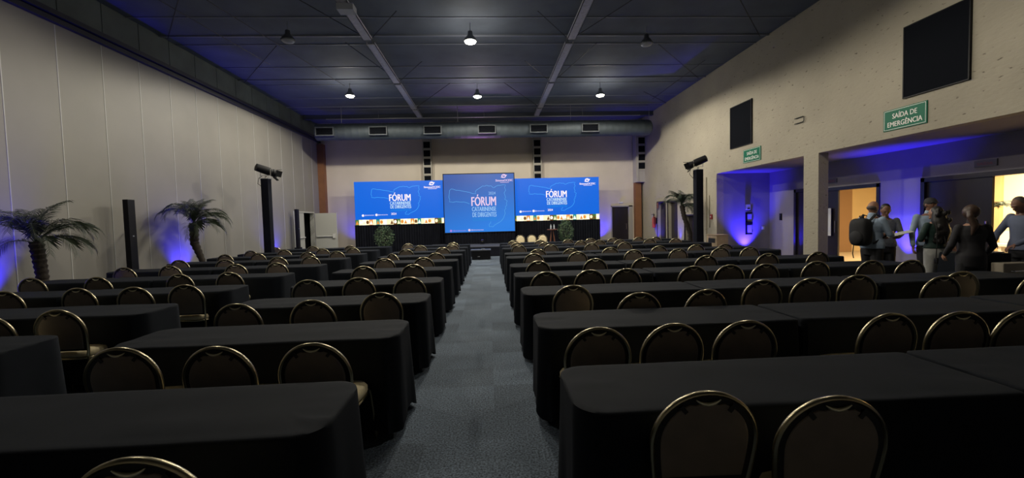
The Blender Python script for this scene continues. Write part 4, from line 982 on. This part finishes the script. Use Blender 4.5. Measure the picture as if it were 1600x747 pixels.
def head(b, c, R_, s=1.0):
    """head facing local +Y; c the centre"""
    def f(p):
        # narrow the jaw, flatten the face
        z = p.z / 0.118
        if z < 0: p = Vector((p.x * (1 + 0.28 * z), p.y * (1 + 0.10 * z) + 0.012 * -z, p.z))
        if p.y > 0: p.y *= 0.93
        return p * s
    b.blob(c, 0.076, 0.096, 0.118, 20, R_, f)
    P = lambda x, y, z: Vector(c) + R_ @ (Vector((x, y, z)) * s)
    limb(b, [P(0, 0.088, 0.01), P(0, 0.104, -0.022)], [0.009 * s, 0.015 * s], 8)          # nose
    b.blob(P(0, 0.078, -0.098), 0.026 * s, 0.02 * s, 0.018 * s, 10)                       # chin
    b.blob(P(0, 0.084, -0.060), 0.024 * s, 0.014 * s, 0.009 * s, 10)                      # lips
    b.blob(P(0, 0.076, 0.030), 0.048 * s, 0.018 * s, 0.012 * s, 10, R_)                   # brow
    for q in (-1, 1):
        b.blob(P(q * 0.078, -0.004, -0.008), 0.010 * s, 0.020 * s, 0.032 * s, 10, R_)     # ears
def person(name_label, loc, rz, hgt, pose, shirt, trousers, skin, sh_name='shirt', female=False, belly=1.0, hair=None, headrot=(0, 0, 0), legsplit=0.10, jacket=False, hemz=None):
    """joints given for a 1.75 m person facing +Y"""
    t = thing('person', name_label, 'person', loc, rz, None)
    s = hgt / 1.75; V_ = lambda p: Vector(p) * s
    b = MB()
    J = dict(neck=(0, -0.01, 1.47), hip=(0, 0, 0.95), lsh=(-0.185, -0.01, 1.42), rsh=(0.185, -0.01, 1.42))
    if female: J['lsh'] = (-0.16, -0.01, 1.41); J['rsh'] = (0.16, -0.01, 1.41)
    J.update(pose)
    hc = Vector(J.get('head', (0, 0.02, 1.635)))
    HR = Euler(headrot).to_matrix()
    wid = 1.0 if not female else 0.88
    def torso(b, g, z0, z1, hem=0.0):
        prof = [(0.80, 0.150, 0.105), (0.90, 0.165, 0.115), (0.98, 0.160, 0.112 * belly), (1.08, 0.142, 0.108 * belly), (1.18, 0.148, 0.108), (1.30, 0.172, 0.112), (1.38, 0.178, 0.100), (1.44, 0.135, 0.080), (1.48, 0.07, 0.06)]
        rg = []
        for z, a, c in prof:
            if z < z0 - 0.001 or z > z1 + 0.001: continue
            a *= wid
            if female and 0.85 < z < 1.0 and not jacket: a *= 1.14
            if hem and z < 1.0: a += hem; c += hem
            rg.append([V_(((a + g) * math.cos(2 * PI * k_ / 24), (c + g) * math.sin(2 * PI * k_ / 24) + (0.01 if z < 1.2 else 0), z)) for k_ in range(24)])
        b.rings(rg)
    # body
    torso(b, 0, 0.80, 1.48)
    limb(b, [V_((0, -0.015, 1.42)), V_((hc.x * 0.6, hc.y * 0.5, 1.56))], [0.058 * s, 0.052 * s])
    head(b, V_(hc), HR, s * (0.97 if female else 1.0))
    feet = pose.get('feet', [(-legsplit, 0.0), (legsplit, 0.0)])
    for sd, (fx, fy) in zip((-1, 1), feet):
        limb(b, [V_((sd * 0.085, 0, 0.88)), V_((sd * 0.09 * 0.5 + fx * 0.5, fy * 0.5 + 0.02, 0.48)), V_((fx, fy - 0.02, 0.09))], [0.085 * s, 0.055 * s, 0.038 * s])
        limb(b, [V_((fx, fy - 0.04, 0.05)), V_((fx + sd * 0.02, fy + 0.12, 0.04))], [0.042 * s, 0.036 * s])
    for sd, sh in ((-1, 'lsh'), (1, 'rsh')):
        k_ = 'l' if sd < 0 else 'r'
        el, wr = J[k_ + 'el'], J[k_ + 'wr']
        limb(b, [V_(J[sh]), V_(el), V_(wr)], [0.050 * s, 0.038 * s, 0.026 * s])
        hd = J.get(k_ + 'hd') or tuple(Vector(wr) - Vector(el)); hn = J.get(k_ + 'hn') or (-sd, 0.2, 0)
        hand(b, V_(wr), hd, hn, s, J.get('curl', 0.5))
    body = remesh(b, 'body', skin, 0.0085, t, 2)
    # eyes and brows
    b = MB()
    for q in (-1, 1):
        b.blob(V_(hc) + HR @ (Vector((q * 0.030, 0.089, 0.008)) * s), 0.011 * s, 0.006 * s, 0.006 * s, 8)
    b.build('eyes', mat('eye_dark', (0.02, 0.015, 0.012, 1), 0.2), t)
    # trousers
    b = MB()
    rg = [[V_(((a * wid * (1.17 if female else 1) + 0.012) * math.cos(2 * PI * k_ / 24), (c + 0.012) * math.sin(2 * PI * k_ / 24) + 0.005, z)) for k_ in range(24)] for z, a, c in ((0.78, 0.14, 0.10), (0.88, 0.165, 0.115), (0.97, 0.158, 0.112), (1.03, 0.148, 0.108))]
    b.rings(rg)
    for sd, (fx, fy) in zip((-1, 1), feet):
        limb(b, [V_((sd * 0.085, 0, 0.86)), V_((sd * 0.045 + fx * 0.5, fy * 0.5 + 0.015, 0.48)), V_((fx, fy - 0.02, 0.11))], [0.098 * s, 0.074 * s, 0.062 * s])
    remesh(b, 'trousers', trousers, 0.013, t)
    b = MB()
    for sd, (fx, fy) in zip((-1, 1), feet):
        limb(b, [V_((fx, fy - 0.05, 0.056)), V_((fx + sd * 0.02, fy + 0.13, 0.048))], [0.054 * s, 0.046 * s], 12)
    remesh(b, 'shoes', M_black, 0.014, t)
    # shirt
    b = MB(); g = 0.022 if jacket else 0.015
    torso(b, g, hemz or (0.80 if jacket else 0.90), 1.44, 0.012)
    if female: 
        for q in (-1, 1): b.blob(V_((q * 0.07, 0.10, 1.27)), 0.065 * s, 0.05 * s, 0.06 * s, 12)
    for sd, sh in ((-1, 'lsh'), (1, 'rsh')):
        k_ = 'l' if sd < 0 else 'r'
        wr = Vector(J[k_ + 'el']).lerp(Vector(J[k_ + 'wr']), 0.93)
        limb(b, [V_(J[sh]), V_(J[k_ + 'el']), V_(tuple(wr))], [(0.053 + g * 0.3) * s, 0.047 * s, 0.038 * s])
    limb(b, [V_((0, -0.01, 1.42)), V_((hc.x * 0.3, -0.002, 1.50))], [0.075 * s, 0.066 * s])
    remesh(b, sh_name, shirt, 0.0125, t)
    # hair
    if hair:
        kind, hm = hair
        b = MB(); hcv = V_(hc)
        def hb(p, rx, ry, rz_, ff=None): b.blob(hcv + HR @ (Vector(p) * s), rx * s, ry * s, rz_ * s, 20, HR, ff)
        if kind == 'fringe':   # bald on top, thin ring behind
            hb((0, -0.022, -0.012), 0.079, 0.082, 0.055)
        if kind in ('short', 'ponytail', 'long'):
            hb((0, -0.030, 0.034), 0.081, 0.088, 0.098)
        if kind == 'cap':
            hb((0, -0.008, 0.045), 0.086, 0.100, 0.085)
            b.rings([[hcv + HR @ (Vector((x * 1.0, yy, z)) * s) for x, yy in ((-0.07, 0.06), (-0.05, 0.15), (0, 0.175), (0.05, 0.15), (0.07, 0.06))] for z in (0.045, 0.055)])
        if kind == 'ponytail':
            hb((0, -0.035, 0.015), 0.100, 0.105, 0.110)
            limb(b, [hcv + HR @ (Vector((0, -0.10, 0.03)) * s), hcv + HR @ (Vector((0.01, -0.15, -0.06)) * s), hcv + Vector((-0.03, -0.15, -0.20)) * s, hcv + Vector((-0.055, -0.14, -0.33)) * s], [0.035 * s, 0.042 * s, 0.045 * s, 0.018 * s])
        if kind == 'long':
            rnd = random.Random(4)
            limb(b, [hcv + Vector((0, -0.06, 0.02)) * s, hcv + Vector((0.0, -0.09, -0.15)) * s, hcv + Vector((0.02, -0.13, -0.34)) * s, hcv + Vector((0.04, -0.13, -0.52)) * s], [0.085 * s, 0.11 * s, 0.115 * s, 0.06 * s])
            for i in range(40):
                z = rnd.uniform(-0.55, 0.05); b.blob(hcv + Vector((rnd.uniform(-0.10, 0.13), -0.09 - rnd.uniform(0, 0.09), z)) * s, 0.035 * s, 0.035 * s, 0.05 * s, 8)
        o = remesh(b, 'cap' if kind == 'cap' else 'hair', hm, 0.012, t, 2)
        if kind == 'cap':
            b = MB(); b.blob(hcv + HR @ (Vector((0, -0.025, 0.0)) * s), 0.080 * s, 0.084 * s, 0.085 * s, 16, HR); b.build('hair', M_hdark, t, True)
    return t
M_hdark = mat('hair_dark', (0.012, 0.009, 0.008, 1), 0.5); M_hbrown = mat('hair_brown', (0.055, 0.030, 0.020, 1), 0.5); M_hgrey = mat('hair_grey', (0.09, 0.07, 0.06, 1), 0.6)
M_blue = mat('light_blue_shirt', (0.33, 0.42, 0.55, 1), 0.8, var=0.06); M_plaid = mat('grey_shirt', (0.12, 0.125, 0.15, 1), 0.8, var=0.2, scale=30)
M_navy = mat('black_trousers', (0.010, 0.010, 0.013, 1), 0.8); M_green = mat('dark_green_top', (0.010, 0.035, 0.028, 1), 0.7, var=0.2); M_offw = mat('white_trousers', (0.55, 0.55, 0.52, 1), 0.8, var=0.05)
M_blazer = mat('charcoal_blazer', (0.018, 0.017, 0.021, 1), 0.8); M_dblue = mat('slate_shirt', (0.11, 0.13, 0.20, 1), 0.8)
FW = dict(lel=(-0.24, 0.08, 1.15), lwr=(-0.12, 0.31, 1.13), rel=(0.24, 0.08, 1.15), rwr=(0.12, 0.31, 1.13))
# 1 bald man with backpack, facing the exit-sign side
p1 = (6.93, 7.30, 0)
person('bald man in light blue shirt wearing a black backpack, seen from the side', p1, math.radians(-80), 1.75, dict(FW, feet=[(-0.11, 0.05), (0.11, -0.06)], curl=0.9, lhn=(1, 0, 0.3), rhn=(-1, 0, 0.3)), M_blue, M_navy, M_skin, hair=('fringe', M_hgrey), headrot=(-0.22, 0, 0), belly=1.25)
t = thing('backpack', 'black backpack hanging on the back of the bald man', 'backpack', (p1[0], p1[1], 0), math.radians(-80))
b = MB(); b.blob((0, -0.26, 1.20), 0.17, 0.12, 0.26, 20, None, lambda p: Vector((math.copysign(abs(p.x / 0.17) ** 0.5, p.x) * 0.16, math.copysign(abs(p.y / 0.12) ** 0.6, p.y) * 0.115, math.copysign(abs(p.z / 0.26) ** 0.5, p.z) * 0.25)))
M_bag = mat('backpack_fabric', (0.008, 0.008, 0.010, 1), 0.75)
b.build('bag_body', M_bag, t, True)
MB().blob((0, -0.37, 1.10), 0.12, 0.04, 0.13, 16).build('front_pocket', M_bag, t, True)
MB().tube([(-0.03, -0.22, 1.43), (-0.03, -0.25, 1.49), (0.03, -0.25, 1.49), (0.03, -0.22, 1.43)], 0.009).build('grab_handle', M_bag, t)
for sd in (-1, 1):
    MB().tube([(sd * 0.09, -0.18, 1.40), (sd * 0.10, -0.06, 1.51), (sd * 0.11, 0.07, 1.47), (sd * 0.125, 0.155, 1.32), (sd * 0.15, 0.12, 1.12), (sd * 0.14, -0.15, 1.00)], 0.022, 8, flat=0.35).build('strap', M_bag, t)
MB().tube([(-0.12, -0.26, 0.98), (-0.13, -0.27, 0.80), (-0.12, -0.26, 0.72)], 0.008).build('loose_strap', M_bag, t)
# 2 man reading a tablet
p2 = (7.72, 7.86, 0)
person('dark-haired man in grey shirt looking down at a white folder', p2, math.radians(150), 1.70, dict(FW, head=(0, 0.05, 1.625), lwr=(-0.13, 0.30, 1.10), rwr=(0.13, 0.30, 1.10), curl=0.8, lhn=(0.5, 0, 1), rhn=(-0.5, 0, 1)), M_plaid, M_navy, M_skin2, hair=('short', M_hdark), headrot=(-0.5, 0, 0), belly=1.15)
t = thing('folder', 'white open folder held by the dark-haired man', 'folder', (p2[0], p2[1], 0), math.radians(150))
MB().obox(Matrix.Translation((-0.10, 0.42, 1.14)) @ Matrix.Rotation(0.28, 4, 'Y') @ Matrix.Rotation(-0.1, 4, 'X'), 0.36, 0.24, 0.008).build('sheet', M_white, t)
MB().obox(Matrix.Translation((-0.10, 0.42, 1.132)) @ Matrix.Rotation(0.28, 4, 'Y') @ Matrix.Rotation(-0.1, 4, 'X'), 0.34, 0.22, 0.006).build('back_cover', M_white, t)
# 3 man with cap
p3 = (8.05, 7.32, 0)
person('tall man in cap and light blue shirt behind the woman in white trousers', p3, math.radians(165), 1.78, dict(lel=(-0.265, 0.0, 1.14), lwr=(-0.30, 0.09, 0.90), rel=(0.265, 0.0, 1.14), rwr=(0.30, 0.09, 0.90)), M_blue, M_navy, M_skin2, hair=('cap', mat('cap_dark', (0.03, 0.028, 0.03, 1), 0.8)), headrot=(-0.15, 0, 0.2), belly=1.15)
# 4 woman in white trousers
p4 = (7.66, 6.86, 0)
person('woman with long dark curly hair, dark green top and white trousers', p4, math.radians(-5), 1.62, dict(lel=(-0.25, 0.02, 1.14), lwr=(-0.10, 0.20, 1.16), rel=(0.24, 0.02, 1.14), rwr=(0.08, 0.22, 1.12), feet=[(-0.07, 0.02), (0.07, -0.02)]), M_green, M_offw, M_skin, 'top', True, 1.0, ('long', M_hdark), (0, 0, 0.25), hemz=0.97)
t = thing('shoulder_bag', 'small black shoulder bag on the back of woman in white trousers', 'bag', (p4[0], p4[1], 0), math.radians(-5))
MB().box(-0.17, 0.02, -0.22, -0.16, 0.66, 0.76, 0.015).build('pouch', M_bag, t)
MB().tube([(-0.16, -0.19, 0.75), (-0.14, -0.18, 1.0), (-0.12, -0.15, 1.25), (-0.08, -0.07, 1.40)], 0.006).tube([(0.01, -0.19, 0.75), (0.0, -0.18, 1.0), (-0.02, -0.16, 1.25), (-0.05, -0.07, 1.40)], 0.006).build('strap', M_bag, t)
# 5 woman in blazer
person('woman in charcoal blazer with brown ponytail, seen from behind', (6.87, 5.66, 0), math.radians(-25), 1.62, dict(lel=(-0.245, -0.01, 1.13), lwr=(-0.24, 0.16, 0.98), rel=(0.245, -0.01, 1.13), rwr=(0.24, 0.16, 0.98)), M_blazer, M_navy, M_skin, 'blazer', True, 1.1, ('ponytail', M_hbrown), (-0.05, 0, -0.6), jacket=True)
# 6 man at the laptop
person('man in slate blue shirt leaning over the laptop at the desk', (8.34, 6.15, 0), math.radians(88), 1.76, dict(head=(0, 0.10, 1.60), lel=(-0.27, 0.12, 1.14), lwr=(-0.16, 0.34, 1.00), rel=(0.27, 0.12, 1.14), rwr=(0.14, 0.34, 1.00), curl=0.6, lhn=(0, 0, -1), rhn=(0, 0, -1)), M_dblue, M_navy, M_skin2, hair=('short', M_hgrey), headrot=(-0.5, 0, 0))

# each table its cloth: rounded drape at the free ends
for i, (t, e_) in enumerate(newt):
    for o in t.children:
        if o.name.startswith('tablecloth'): o.data = CLK[e_][(i * 3 + i // 4) % 4]
